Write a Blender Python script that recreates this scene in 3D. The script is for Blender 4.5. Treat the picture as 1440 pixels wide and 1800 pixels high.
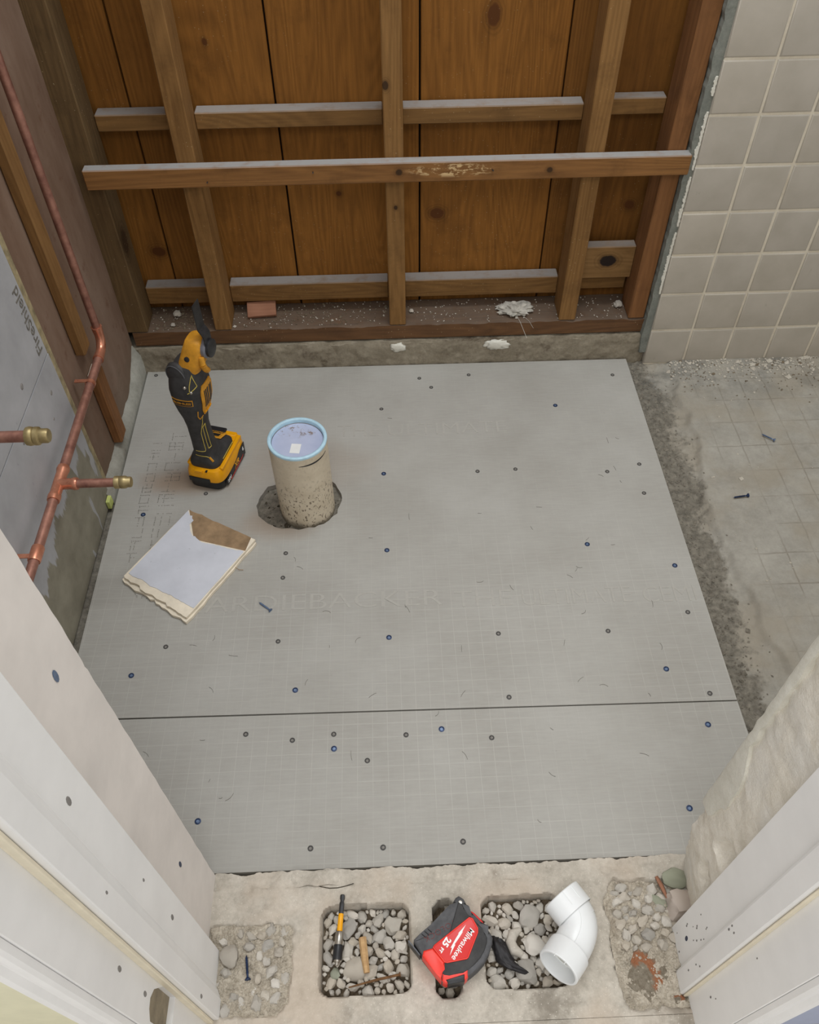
import bpy, bmesh, math, random
from mathutils import Vector, Matrix, noise
for o in list(bpy.data.objects): bpy.data.objects.remove(o)
random.seed(7)
S = bpy.context.scene
COL = S.collection
PI = math.pi

# ------------------------------------------------------------------ camera
def cam_matrix(pitch, yaw, roll, loc):
    f = Vector((0, math.cos(pitch), -math.sin(pitch))); r = Vector((1, 0, 0)); d = f.cross(r)
    cr, sr = math.cos(roll), math.sin(roll)
    r2 = r * cr - d * sr; d2 = r * sr + d * cr
    Z = Matrix.Rotation(yaw, 3, 'Z')
    r2, d2, f = Z @ r2, Z @ d2, Z @ f
    m = Matrix.Identity(4)
    for i in range(3):
        m[i][0] = r2[i]; m[i][1] = -d2[i]; m[i][2] = -f[i]; m[i][3] = loc[i]
    return m
cd = bpy.data.cameras.new('camera'); cam = bpy.data.objects.new('camera', cd); COL.objects.link(cam)
cd.sensor_fit = 'VERTICAL'; cd.sensor_height = 36; cd.lens = 36 * 1451.03 / 1800; cd.clip_start = 0.01
cam.matrix_world = cam_matrix(math.radians(50.0203), math.radians(-1.5519), math.radians(-0.7096), (0, 0, 1.32))
S.camera = cam

# ------------------------------------------------------------------ world, lights, exposure
W = bpy.data.worlds.new('world'); S.world = W; W.use_nodes = True
W.node_tree.nodes['Background'].inputs[0].default_value = (0.985, 0.99, 1.0, 1)
W.node_tree.nodes['Background'].inputs[1].default_value = 0.55
def area(name, loc, rot, sx, sy, power, col):
    l = bpy.data.lights.new(name, 'AREA'); l.shape = 'RECTANGLE'; l.size = sx; l.size_y = sy; l.energy = power; l.color = col
    o = bpy.data.objects.new(name, l); COL.objects.link(o); o.location = loc; o.rotation_euler = rot
    return o
area('bathroom_ceiling_light', (0.20, 1.30, 2.5), (0, 0, 0), 1.0, 0.6, 18.5, (0.93, 0.975, 1.0))
area('hall_ceiling_light', (-0.25, -0.55, 2.45), (math.radians(12), 0, 0), 1.5, 0.8, 15.0, (1.0, 0.975, 0.945))
S.view_settings.view_transform = 'Standard'; S.view_settings.look = 'None'
S.view_settings.gamma = 1.0; S.view_settings.use_curve_mapping = False
S.view_settings.exposure = 0.47

# ------------------------------------------------------------------ node helpers
def lin(r, g, b):
    f = lambda c: (c / 255 / 12.92) if c / 255 <= 0.04045 else ((c / 255 + 0.055) / 1.055) ** 2.4
    return (f(r), f(g), f(b), 1)
class Mat:
    def __init__(s, name, rough=0.7, metal=0.0, spec=0.4):
        s.m = bpy.data.materials.new(name); s.m.use_nodes = True; s.t = s.m.node_tree
        s.b = s.t.nodes['Principled BSDF']
        s.b.inputs['Roughness'].default_value = rough; s.b.inputs['Metallic'].default_value = metal
        s.b.inputs['Specular IOR Level'].default_value = spec
        s._c = None
    def n(s, typ, ins=None, **props):
        d = s.t.nodes.new('ShaderNode' + typ)
        for k, v in props.items(): setattr(d, k, v)
        for k, v in (ins or {}).items():
            if hasattr(v, 'is_output'): s.t.links.new(v, d.inputs[k])
            elif v is not None: d.inputs[k].default_value = v
        return d
    def co(s):
        if s._c is None: s._c = s.n('TexCoord').outputs['Object']
        return s._c
    def mapped(s, scale, loc=(0, 0, 0), rnd=0.0):
        v = s.co()
        if rnd:
            r = s.n('ObjectInfo').outputs['Random']
            r = s.n('Math', {0: r, 1: rnd}, operation='MULTIPLY').outputs[0]
            v = s.n('VectorMath', {0: v, 1: r}, operation='ADD').outputs[0]
        return s.n('Mapping', {'Vector': v, 'Scale': scale, 'Location': loc}).outputs[0]
    def noise(s, scale, detail=4, rough=0.6, vec=None, dist=0.0):
        return s.n('TexNoise', {'Vector': vec or s.co(), 'Scale': scale, 'Detail': detail, 'Roughness': rough, 'Distortion': dist}).outputs['Fac']
    def vor(s, scale, vec=None, feature='F1', rnd=1.0):
        return s.n('TexVoronoi', {'Vector': vec or s.co(), 'Scale': scale, 'Randomness': rnd}, feature=feature).outputs['Distance']
    def ramp(s, fac, stops):
        d = s.n('ValToRGB', {'Fac': fac}); e = d.color_ramp.elements
        while len(e) < len(stops): e.new(0.5)
        for i, (p, c) in enumerate(stops): e[i].position = p; e[i].color = c if len(c) == 4 else (*c, 1)
        return d.outputs['Color']
    def step(s, v, a, b, lo=0.0, hi=1.0):
        return s.n('MapRange', {'Value': v, 'From Min': a, 'From Max': b, 'To Min': lo, 'To Max': hi}, interpolation_type='SMOOTHSTEP').outputs[0]
    def mix(s, fac, a, b, mode='MIX'):
        d = s.n('Mix', data_type='RGBA', blend_type=mode)
        for k, v in ((0, fac), (6, a), (7, b)):
            if hasattr(v, 'is_output'): s.t.links.new(v, d.inputs[k])
            else: d.inputs[k].default_value = v
        return d.outputs[2]
    def math(s, op, a, b=0.0, clamp=False):
        return s.n('Math', {0: a, 1: b}, operation=op, use_clamp=clamp).outputs[0]
    def xyz(s): return s.n('SeparateXYZ', {0: s.co()}).outputs
    def up(s, a=0.55, b=0.9):
        z = s.n('SeparateXYZ', {0: s.n('NewGeometry').outputs['Normal']}).outputs['Z']
        return s.step(z, a, b)
    def color(s, c):
        if hasattr(c, 'is_output'): s.t.links.new(c, s.b.inputs['Base Color'])
        else: s.b.inputs['Base Color'].default_value = c
        return s
    def rough(s, c): s.t.links.new(c, s.b.inputs['Roughness']); return s
    def bump(s, h, strength=0.3, dist=0.002):
        b = s.n('Bump', {'Height': h, 'Strength': strength, 'Distance': dist}).outputs[0]
        s.t.links.new(b, s.b.inputs['Normal']); return s

def plain(name, c, rough=0.6, metal=0.0, var=0.12, scale=40, spec=0.4, bump=0.0):
    m = Mat(name, rough, metal, spec)
    n = m.noise(scale, 5)
    dk = tuple(x * (1 - var * 1.6) for x in c[:3]) + (1,); lt = tuple(min(1, x * (1 + var)) for x in c[:3]) + (1,)
    m.color(m.ramp(n, [(0.3, dk), (0.7, lt)]))
    if bump: m.bump(n, bump, 0.001)
    return m.m

def wood(name, dark, light, axis, dust=0.0, knots=(), ring=(0.05, 0.025, 0.01, 1), rnd=3.0, spots=0.0, val=0.0, grain=1.0, dustcol=lin(150, 148, 146)):
    m = Mat(name, 0.75, 0, 0.25)
    sc = {'x': (0.05, 1, 1), 'y': (1, 0.05, 1), 'z': (1, 1, 0.05)}[axis]
    sc2 = {'x': (0.25, 1, 1), 'y': (1, 0.25, 1), 'z': (1, 1, 0.25)}[axis]
    v = m.mapped(sc, rnd=rnd); v2 = m.mapped(sc2, rnd=rnd)
    warp = m.noise(7, 2, vec=v2)
    rings = m.math('FRACT', m.math('MULTIPLY', m.noise(13, 1.0, 0.4, vec=m.mapped({'x': (0.1, 1, 1), 'y': (1, 0.1, 1), 'z': (1, 1, 0.1)}[axis], rnd=rnd)), 22))
    rings = m.step(m.math('ABSOLUTE', m.math('SUBTRACT', rings, 0.5)), 0.0, 0.5)
    fib = m.noise(160, 5, 0.7, vec=v)
    f = m.math('ADD', m.math('MULTIPLY', rings, 0.13 * grain), m.math('ADD', m.math('MULTIPLY', fib, 0.66), m.math('MULTIPLY', warp, 0.46)))
    c = m.ramp(f, [(0.30, dark), (0.92, light)])
    if val:
        r = m.n('ObjectInfo').outputs['Random']
        c = m.mix(1.0, c, m.ramp(r, [(0, (1 - val,) * 3 + (1,)), (1, (1 + val * 0.4,) * 3 + (1,))]), 'MULTIPLY')
    for (kx, ky, kz, rx, ry, rz) in knots:
        d = m.n('VectorMath', {0: m.co(), 1: (kx, ky, kz)}, operation='SUBTRACT').outputs[0]
        d = m.n('VectorMath', {0: d, 1: (1 / rx, 1 / ry, 1 / rz)}, operation='MULTIPLY').outputs[0]
        L = m.n('VectorMath', {0: d}, operation='LENGTH').outputs['Value']
        L = m.math('ADD', L, m.math('MULTIPLY', m.noise(60, 3), 0.5))
        rg = m.step(m.math('ABSOLUTE', m.math('SUBTRACT', m.math('FRACT', m.math('MULTIPLY', L, 2.2)), 0.5)), 0.1, 0.5)
        c = m.mix(m.math('MULTIPLY', m.step(L, 2.6, 1.1), m.math('ADD', 0.2, m.math('MULTIPLY', rg, 0.35))), c, tuple(x * 0.45 for x in dark[:3]) + (1,))
        c = m.mix(m.step(L, 1.35, 1.0), c, ring)
    dirt = m.step(m.noise(14, 5, 0.7, vec=m.mapped((1, 1, 1), rnd=rnd)), 0.5, 0.75, 0, 0.35)
    c = m.mix(dirt, c, tuple(x * 0.6 for x in dark[:3]) + (1,))
    if spots:
        c = m.mix(m.math('MULTIPLY', m.step(m.vor(110), 0.13, 0.06), m.step(m.noise(5, 2), 0.42, 0.6, 0, spots)), c, lin(190, 175, 140))
    if dust:
        c = m.mix(m.math('MULTIPLY', m.up(), m.step(m.noise(35, 4), 0.2, 0.55, dust * 0.55, dust)), c, dustcol)
    m.color(c).bump(f, 0.25, 0.0015)
    return m.m

# ------------------------------------------------------------------ mesh helpers
def link(o, parent=None):
    COL.objects.link(o)
    if parent is not None: o.parent = parent
    return o
def finish(me, mat, smooth):
    if mat: me.materials.append(mat)
    if smooth:
        for p in me.polygons: p.use_smooth = True
        if smooth is not True: me.set_sharp_from_angle(angle=math.radians(smooth))
def obj(name, bm, mat, parent=None, smooth=False, fix=True):
    if fix: bmesh.ops.recalc_face_normals(bm, faces=bm.faces)
    me = bpy.data.meshes.new(name); bm.to_mesh(me); bm.free()
    finish(me, mat, smooth)
    return link(bpy.data.objects.new(name, me), parent)
def pyd(name, v, f, mat, parent=None, smooth=False):
    me = bpy.data.meshes.new(name); me.from_pydata(v, [], f); me.update()
    finish(me, mat, smooth)
    return link(bpy.data.objects.new(name, me), parent)
def tag(o, label, cat=None, group=None, kind=None):
    o['label'] = label
    if cat: o['category'] = cat
    if group: o['group'] = group
    if kind: o['kind'] = kind
    return o
def empty(name, loc, rz=0, label=None, cat=None, group=None):
    o = bpy.data.objects.new(name, None); o.empty_display_size = 0.02; link(o); o.location = loc; o.rotation_euler = (0, 0, rz)
    if label: tag(o, label, cat, group)
    return o
def B(): return bmesh.new()
def box(bm, x0, x1, y0, y1, z0, z1, bev=0.0, M=None):
    r = bmesh.ops.create_cube(bm, size=1)
    vs = r['verts']
    for v in vs: v.co = Vector(((x0 + x1) / 2 + v.co.x * (x1 - x0), (y0 + y1) / 2 + v.co.y * (y1 - y0), (z0 + z1) / 2 + v.co.z * (z1 - z0)))
    if bev:
        es = list({e for v in vs for e in v.link_edges})
        rr = bmesh.ops.bevel(bm, geom=es, offset=bev, segments=1, affect='EDGES')
        vs = rr['verts']
    if M is not None:
        vv = set(vs)
        for v in list(vv):
            v.co = M @ v.co
    return bm
def bx(*a, **k): return box(B(), *a, **k)
def prism(bm, pts, z0, z1, M=None):
    lo = [bm.verts.new((x, y, z0)) for x, y in pts]; hi = [bm.verts.new((x, y, z1)) for x, y in pts]
    n = len(pts)
    bm.faces.new(lo[::-1]); bm.faces.new(hi)
    for i in range(n): bm.faces.new((lo[i], lo[(i + 1) % n], hi[(i + 1) % n], hi[i]))
    if M is not None:
        for v in lo + hi: v.co = M @ v.co
    return bm
def tube(bm, pts, r, seg=10, cap=True):
    pts = [Vector(p) for p in pts]; n = len(pts)
    rs = r if isinstance(r, (list, tuple)) else [r] * n
    up = None; rings = []
    for i, p in enumerate(pts):
        t = (pts[min(i + 1, n - 1)] - pts[max(i - 1, 0)])
        if t.length < 1e-9: t = Vector((0, 0, 1))
        t.normalize()
        if up is None: up = t.orthogonal().normalized()
        up = (up - t * up.dot(t)); up = up.normalized() if up.length > 1e-6 else t.orthogonal().normalized()
        w = t.cross(up)
        rings.append([bm.verts.new(p + (up * math.cos(a) + w * math.sin(a)) * rs[i]) for a in [2 * PI * k / seg for k in range(seg)]])
    for i in range(n - 1):
        for k in range(seg): bm.faces.new((rings[i][k], rings[i][(k + 1) % seg], rings[i + 1][(k + 1) % seg], rings[i + 1][k]))
    if cap: bm.faces.new(rings[0][::-1]); bm.faces.new(rings[-1])
    return bm
def lathe(bm, prof, seg=24, M=None, cap=True):
    rings = []
    for r, z in prof:
        rings.append([bm.verts.new((r * math.cos(2 * PI * k / seg), r * math.sin(2 * PI * k / seg), z)) for k in range(seg)])
    for i in range(len(rings) - 1):
        for k in range(seg): bm.faces.new((rings[i][k], rings[i][(k + 1) % seg], rings[i + 1][(k + 1) % seg], rings[i + 1][k]))
    if cap: bm.faces.new(rings[0][::-1]); bm.faces.new(rings[-1])
    if M is not None:
        for rg in rings:
            for v in rg: v.co = M @ v.co
    return bm
class Loft:
    # sections: (z, cx, cy, rx, ry, exponent)
    def __init__(s, secs): s.s = secs
    def at(s, z):
        q = s.s
        if z <= q[0][0]: return q[0]
        for a, b in zip(q, q[1:]):
            if z <= b[0]:
                t = (z - a[0]) / (b[0] - a[0])
                return tuple(a[i] + (b[i] - a[i]) * t for i in range(6))
        return q[-1]
    def pt(s, th, z, off=0.0):
        _, cx, cy, rx, ry, n = s.at(z)
        c, w = math.cos(th), math.sin(th); e = 2 / n
        return Vector((cx + (rx + off) * math.copysign(abs(c) ** e, c), cy + (ry + off) * math.copysign(abs(w) ** e, w), z))
    def mesh(s, bm, seg=32, sub=3):
        zs = []
        for a, b in zip(s.s, s.s[1:]):
            for k in range(sub): zs.append(a[0] + (b[0] - a[0]) * k / sub)
        zs.append(s.s[-1][0])
        rings = [[bm.verts.new(s.pt(2 * PI * k / seg, z)) for k in range(seg)] for z in zs]
        for i in range(len(rings) - 1):
            for k in range(seg): bm.faces.new((rings[i][k], rings[i][(k + 1) % seg], rings[i + 1][(k + 1) % seg], rings[i + 1][k]))
        bm.faces.new(rings[0][::-1]); bm.faces.new(rings[-1])
        return bm
    def patch(s, bm, t0, t1, z0, z1, off, seg=10, rows=8, rnd=0.0):
        g = []
        for j in range(rows + 1):
            vv = j / rows; row = []
            for i in range(seg + 1):
                uu = i / seg
                sh = 1.0
                if rnd:
                    d = abs(vv - 0.5) * 2
                    sh = 1 - rnd * max(0, d - 0.6) / 0.4
                th = (t0 + t1) / 2 + (uu - 0.5) * (t1 - t0) * sh
                row.append(bm.verts.new(s.pt(th, z0 + (z1 - z0) * vv, off)))
            g.append(row)
        for j in range(rows):
            for i in range(seg): bm.faces.new((g[j][i], g[j][i + 1], g[j + 1][i + 1], g[j + 1][i]))
        inner = [bm.verts.new(v.co) for row in g for v in row]
        c = s.at((z0 + z1) / 2)
        for v in inner:
            d = Vector((c[1] - v.co.x, c[2] - v.co.y, 0)).normalized(); v.co += d * (off + 0.0015)
        w = seg + 1
        def I(j, i): return inner[j * w + i]
        for i in range(seg):
            bm.faces.new((g[0][i], I(0, i), I(0, i + 1), g[0][i + 1])); bm.faces.new((g[rows][i], g[rows][i + 1], I(rows, i + 1), I(rows, i)))
        for j in range(rows):
            bm.faces.new((g[j][0], g[j + 1][0], I(j + 1, 0), I(j, 0))); bm.faces.new((g[j][seg], I(j, seg), I(j + 1, seg), g[j + 1][seg]))
        return bm
def boolean(o, cutter_bm):
    bmesh.ops.recalc_face_normals(cutter_bm, faces=cutter_bm.faces)
    me = bpy.data.meshes.new('tmp'); cutter_bm.to_mesh(me); cutter_bm.free()
    c = bpy.data.objects.new('tmp', me); COL.objects.link(c)
    md = o.modifiers.new('b', 'BOOLEAN'); md.object = c; md.operation = 'DIFFERENCE'; md.solver = 'EXACT'
    bpy.context.view_layer.update()
    dg = bpy.context.evaluated_depsgraph_get()
    new = bpy.data.meshes.new_from_object(o.evaluated_get(dg))
    o.modifiers.clear(); o.data = new
    bpy.data.objects.remove(c); bpy.data.meshes.remove(me)
def text_bm(s, size, ext=0.0003, bold=0.0, align='CENTER', space=1.0, shear=0.0):
    cu = bpy.data.curves.new('t', 'FONT'); cu.body = s; cu.size = size; cu.extrude = ext; cu.offset = bold
    cu.align_x = align; cu.align_y = 'CENTER'; cu.space_character = space; cu.shear = shear; cu.resolution_u = 3
    o = bpy.data.objects.new('t', cu); COL.objects.link(o); bpy.context.view_layer.update()
    me = bpy.data.meshes.new_from_object(o.evaluated_get(bpy.context.evaluated_depsgraph_get()))
    bm = B(); bm.from_mesh(me)
    bpy.data.objects.remove(o); bpy.data.curves.remove(cu); bpy.data.meshes.remove(me)
    return bm
def frame(o, xd, zd):
    # matrix with local x along xd, local z along zd
    x = Vector(xd).normalized(); z = Vector(zd); z = (z - x * z.dot(x)).normalized(); y = z.cross(x)
    m = Matrix.Identity(4)
    for i in range(3): m[i][0] = x[i]; m[i][1] = y[i]; m[i][2] = z[i]; m[i][3] = o[i]
    return m
def xf(bm, M):
    bmesh.ops.transform(bm, matrix=M, verts=bm.verts); return bm
def nz(x, y, z=0.0, s=1.0): return noise.noise(Vector((x * s, y * s, z * s)))
def fb(x, y, z=0.0, s=1.0, o=4): return noise.fractal(Vector((x * s, y * s, z * s)), 0.8, 2.1, o)
def grid(name, us, vs, fn, mat, parent=None, smooth=True):
    v = [fn(a, b) for b in vs for a in us]; n = len(us)
    f = [(j * n + i, j * n + i + 1, (j + 1) * n + i + 1, (j + 1) * n + i) for j in range(len(vs) - 1) for i in range(n - 1)]
    return pyd(name, v, f, mat, parent, smooth)
def rng(a, b, st):
    n = max(1, round((b - a) / st)); return [a + (b - a) * i / n for i in range(n + 1)]
def solid_hf(name, us, vs, h, zbot, mat, parent=None, edge=None):
    # a height field closed with sides and a bottom
    e = edge or (lambda x, y: (x, y))
    nu, nv = len(us), len(vs); v = []
    for b in vs:
        for a in us: X, Y = e(a, b); v.append((X, Y, h(a, b)))
    f = [(j * nu + i, j * nu + i + 1, (j + 1) * nu + i + 1, (j + 1) * nu + i) for j in range(nv - 1) for i in range(nu - 1)]
    loop = [i for i in range(nu)] + [j * nu + nu - 1 for j in range(1, nv)] + [(nv - 1) * nu + i for i in range(nu - 2, -1, -1)] + [j * nu for j in range(nv - 2, 0, -1)]
    base = len(v)
    for k in loop: v.append((v[k][0], v[k][1], zbot))
    L = len(loop)
    for k in range(L): f.append((loop[k], base + k, base + (k + 1) % L, loop[(k + 1) % L]))
    f.append(tuple(base + k for k in range(L - 1, -1, -1)))
    me = bpy.data.meshes.new(name); me.from_pydata(v, [], f); me.update(); finish(me, mat, 50)
    return link(bpy.data.objects.new(name, me), parent)

# ------------------------------------------------------------------ materials
PLANK = wood('plank_wood', lin(96, 60, 18), lin(152, 101, 42), 'z', val=0.20, spots=0.3, rnd=0,
             knots=[(0.215, 1.69, 0.735, .013, .1, .022), (0.115, 1.69, 0.335, .017, .1, .014), (-0.52, 1.69, 0.26, .017, .1, .013), (0.545, 1.69, 0.345, .012, .1, .011), (-0.10, 1.69, 0.39, .006, .1, .006), (-0.33, 1.69, 0.70, .005, .1, .007)], ring=lin(84, 48, 16))
def scrape(mat):
    t = mat.node_tree; b = t.nodes['Principled BSDF']; src = b.inputs['Base Color'].links[0].from_socket
    m = Mat.__new__(Mat); m.m = mat; m.t = t; m.b = b; m._c = None
    d = m.n('VectorMath', {0: m.co(), 1: (0.135, 1.565, 0.502)}, operation='SUBTRACT').outputs[0]
    d = m.n('VectorMath', {0: d, 1: (1 / .085, 0, 1 / .014)}, operation='MULTIPLY').outputs[0]
    L = m.n('VectorMath', {0: d}, operation='LENGTH').outputs['Value']
    k = m.math('MULTIPLY', m.step(L, 1.2, 0.6), m.step(m.noise(130, 5, 0.7, vec=m.mapped((0.4, 1, 1))), 0.5, 0.58))
    m.color(m.mix(k, src, lin(206, 176, 130)))
    return mat
STUD = wood('stud_wood', lin(98, 68, 34), lin(154, 115, 68), 'z', spots=0.5, rnd=0, dust=0.3,
            knots=[(0.008, 1.59, 0.655, .006, .1, .009), (0.022, 1.59, 0.41, .004, .1, .005)])
STUD_RED = wood('reddish_stud_wood', lin(100, 66, 38), lin(146, 101, 62), 'z', rnd=0, dust=0.3)
STUD_DUSTY = wood('dusty_stud_wood', lin(76, 58, 36), lin(118, 94, 62), 'z', rnd=0, spots=0.5, dust=0.3, knots=[(-0.565, 1.62, 0.33, .02, .02, .03)])
GIRT = wood('girt_wood', lin(94, 67, 36), lin(150, 112, 66), 'x', dust=0.85, rnd=2.0, spots=0.4)
RAIL = wood('rail_wood', lin(96, 64, 34), lin(156, 111, 64), 'x', dust=1.0, rnd=0, knots=[(0.03, 1.565, 0.50, .007, .1, .007), (0.33, 1.565, 0.497, .006, .1, .006)])
scrape(RAIL)
KNOTBLK = wood('knotty_block_wood', lin(110, 80, 44), lin(160, 124, 80), 'x', dust=0.7, rnd=0, knots=[(0.507, 1.64, 0.236, .020, .1, .015)], ring=lin(38, 28, 24))
SILL = wood('sill_wood', lin(72, 50, 34), lin(122, 88, 58), 'x', dust=0.6, dustcol=lin(112, 102, 92), rnd=0, spots=0.8)
CHIP = wood('chip_wood', lin(120, 80, 60), lin(170, 122, 96), 'x')
STICK = wood('stick_wood', lin(150, 112, 70), lin(205, 170, 124), 'x')
STRIP = wood('strip_wood', lin(98, 68, 36), lin(140, 104, 62), 'z', rnd=0)

def sheet_mat():
    m = Mat('brown_sheet', 0.8, 0, 0.2); v = m.mapped((1, 1, 0.35))
    c = m.ramp(m.noise(9, 5, 0.6, vec=v), [(0.3, lin(104, 80, 64)), (0.5, lin(124, 101, 85)), (0.7, lin(138, 117, 102))])
    c = m.mix(m.step(m.noise(26, 5, 0.7), 0.58, 0.7, 0, 0.5), c, lin(98, 66, 48))
    z = m.xyz()['Z']
    c = m.mix(m.step(m.math('ADD', z, m.math('MULTIPLY', m.noise(30, 4), 0.2)), 0.24, 0.12, 0, 0.7), c, lin(112, 96, 80))
    m.color(c).bump(m.noise(40, 4), 0.2, 0.001); return m.m
SHEET = sheet_mat()
def drywall_mat(low):
    m = Mat('drywall_low' if low else 'drywall', 0.8, 0, 0.2)
    c = m.ramp(m.noise(11, 4), [(0.3, lin(158, 158, 160)), (0.7, lin(176, 176, 178))])
    c = m.mix(m.step(m.noise(60, 3, vec=m.mapped((1, 1, .3))), 0.68, 0.74, 0, 0.5), c, lin(120, 120, 122))
    if low:
        z = m.xyz()['Z']
        e = m.math('ADD', m.math('ADD', z, m.math('MULTIPLY', m.noise(13, 3, 0.6, vec=m.mapped((1, 1, .22))), 0.22)), m.math('MULTIPLY', m.noise(90, 3, vec=m.mapped((1, 1, .15))), 0.05))
        k = m.step(e, 0.318, 0.306)
        patch = m.step(m.noise(17, 3, 0.6, vec=m.mapped((1, 1, .3), (3, 1, 2))), 0.62, 0.64)
        k = m.math('MULTIPLY', k, m.math('SUBTRACT', 1.0, m.math('MULTIPLY', patch, 0.8)))
        g = m.ramp(m.noise(18, 5), [(0.3, lin(124, 119, 104)), (0.7, lin(148, 143, 127))])
        c = m.mix(k, c, g)
    m.color(c); return m.m
DRYW, DRYW_LOW = drywall_mat(False), drywall_mat(True)
CREAM = plain('gypsum_core', lin(228, 217, 197), 0.9, var=0.10, scale=30, bump=0.2)
EDGE = plain('taped_board_edge', lin(160, 146, 112), 0.9, var=0.3, scale=50)

def concrete(name, lo, hi, dark=None, darkamt=0.4, scale=20, rough=0.9, bump=0.4, speck=None, tint=None):
    m = Mat(name, rough, 0, 0.2)
    a = m.noise(scale, 6, 0.65); b = m.noise(scale * 7, 5, 0.7); c0 = m.noise(scale * 0.28, 3)
    f = m.math('ADD', m.math('MULTIPLY', a, 0.5), m.math('ADD', m.math('MULTIPLY', b, 0.35), m.math('MULTIPLY', c0, 0.25)))
    c = m.ramp(f, [(0.35, lo), (0.75, hi)])
    if dark: c = m.mix(m.step(m.noise(scale * 0.5, 5, 0.7, vec=m.mapped((1, 1, 1), (7, 3, 1))), 0.52, 0.7, 0, darkamt), c, dark)
    if speck: c = m.mix(m.step(m.vor(scale * 9), 0.16, 0.08, 0, 0.8), c, speck)
    if tint: c = m.mix(m.step(m.noise(scale * 0.35, 3, 0.5, vec=m.mapped((1, 1, 1), (2, 9, 4))), 0.48, 0.68, 0, 0.55), c, tint)
    m.color(c).bump(f, bump, 0.003); return m.m
CURB = concrete('curb_concrete', lin(112, 102, 86), lin(168, 159, 141), lin(72, 56, 44), 0.85, 22, bump=1.0)
CURB_SIDE = concrete('side_curb_concrete', lin(128, 126, 116), lin(170, 168, 158), lin(100, 88, 74), 0.4, 18)
BLOCK = concrete('block_concrete', lin(150, 143, 131), lin(212, 204, 191), lin(126, 118, 106), 0.75, 24, bump=0.8, speck=lin(222, 216, 204), tint=lin(190, 174, 156))
BEDC = concrete('dark_mortar_bed', lin(32, 29, 23), lin(90, 82, 69), lin(22, 20, 16), 0.6, 60, bump=1.0, speck=lin(190, 182, 168))
DIRT = concrete('rubble_dirt', lin(146, 136, 120), lin(212, 203, 187), lin(118, 102, 86), 0.45, 45, bump=0.9, speck=lin(226, 217, 202))
GRIT = concrete('grey_grit', lin(92, 87, 78), lin(158, 151, 138), lin(70, 64, 56), 0.5, 60)
DIRT_DARK = concrete('cell_dirt', lin(84, 74, 60), lin(150, 135, 114), lin(60, 50, 40), 0.5, 60, bump=0.9)
PLASTER = concrete('broken_plaster', lin(216, 208, 192), lin(242, 237, 226), lin(196, 186, 168), 0.4, 45, bump=1.0, speck=lin(190, 178, 158), tint=lin(226, 223, 216))
MORTAR = concrete('grey_mortar', lin(104, 108, 102), lin(146, 148, 140), lin(84, 80, 72), 0.5, 40)
WHITE_PL = concrete('white_plaster', lin(204, 200, 186), lin(232, 230, 220), None, 0, 50, bump=0.5)
def floor_mat():
    m = Mat('bare_concrete_floor', 0.88, 0, 0.25); X, Y, Z = m.xyz()['X'], m.xyz()['Y'], m.xyz()['Z']
    f = m.math('ADD', m.math('MULTIPLY', m.noise(10, 6, 0.65), 0.6), m.math('MULTIPLY', m.noise(90, 5, 0.7), 0.4))
    c = m.ramp(f, [(0.32, lin(138, 134, 125)), (0.7, lin(170, 166, 156))])
    c = m.mix(m.step(m.noise(4.5, 4, 0.6, vec=m.mapped((1, 1, 1), (4, 2, 0))), 0.42, 0.6, 0, 0.6), c, lin(150, 141, 125))
    def line(v, p, w):
        d = m.math('PINGPONG', m.math('ADD', v, m.math('MULTIPLY', m.noise(20, 2), 0.006)), p / 2)
        return m.step(d, w, w * 0.3)
    g = m.math('MAXIMUM', line(X, 0.056, 0.0022), line(Y, 0.075, 0.0022))
    g = m.math('MULTIPLY', g, m.math('MULTIPLY', m.step(X, 0.68, 0.76), m.step(m.noise(6, 4), 0.36, 0.6, 0.0, 0.85)))
    c = m.mix(m.math('MULTIPLY', g, 0.5), c, lin(108, 98, 84))
    tr = m.step(m.math('ADD', X, m.math('MULTIPLY', m.noise(9, 5, 0.7), 0.22)), 0.775, 0.745)
    tc = m.ramp(m.noise(70, 6, 0.75), [(0.3, lin(84, 80, 72)), (0.7, lin(140, 134, 122))])
    c = m.mix(tr, c, tc)
    dk = m.math('MULTIPLY', m.step(Y, 1.36, 1.56), m.step(m.noise(12, 5, 0.7), 0.42, 0.62))
    c = m.mix(m.math('MULTIPLY', dk, 0.55), c, lin(92, 92, 88))
    m.color(c)
    m.bump(m.math('SUBTRACT', m.noise(120, 5, 0.7), m.math('MULTIPLY', g, 0.6)), 0.5, 0.002)
    return m.m
FLOOR = floor_mat()
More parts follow.
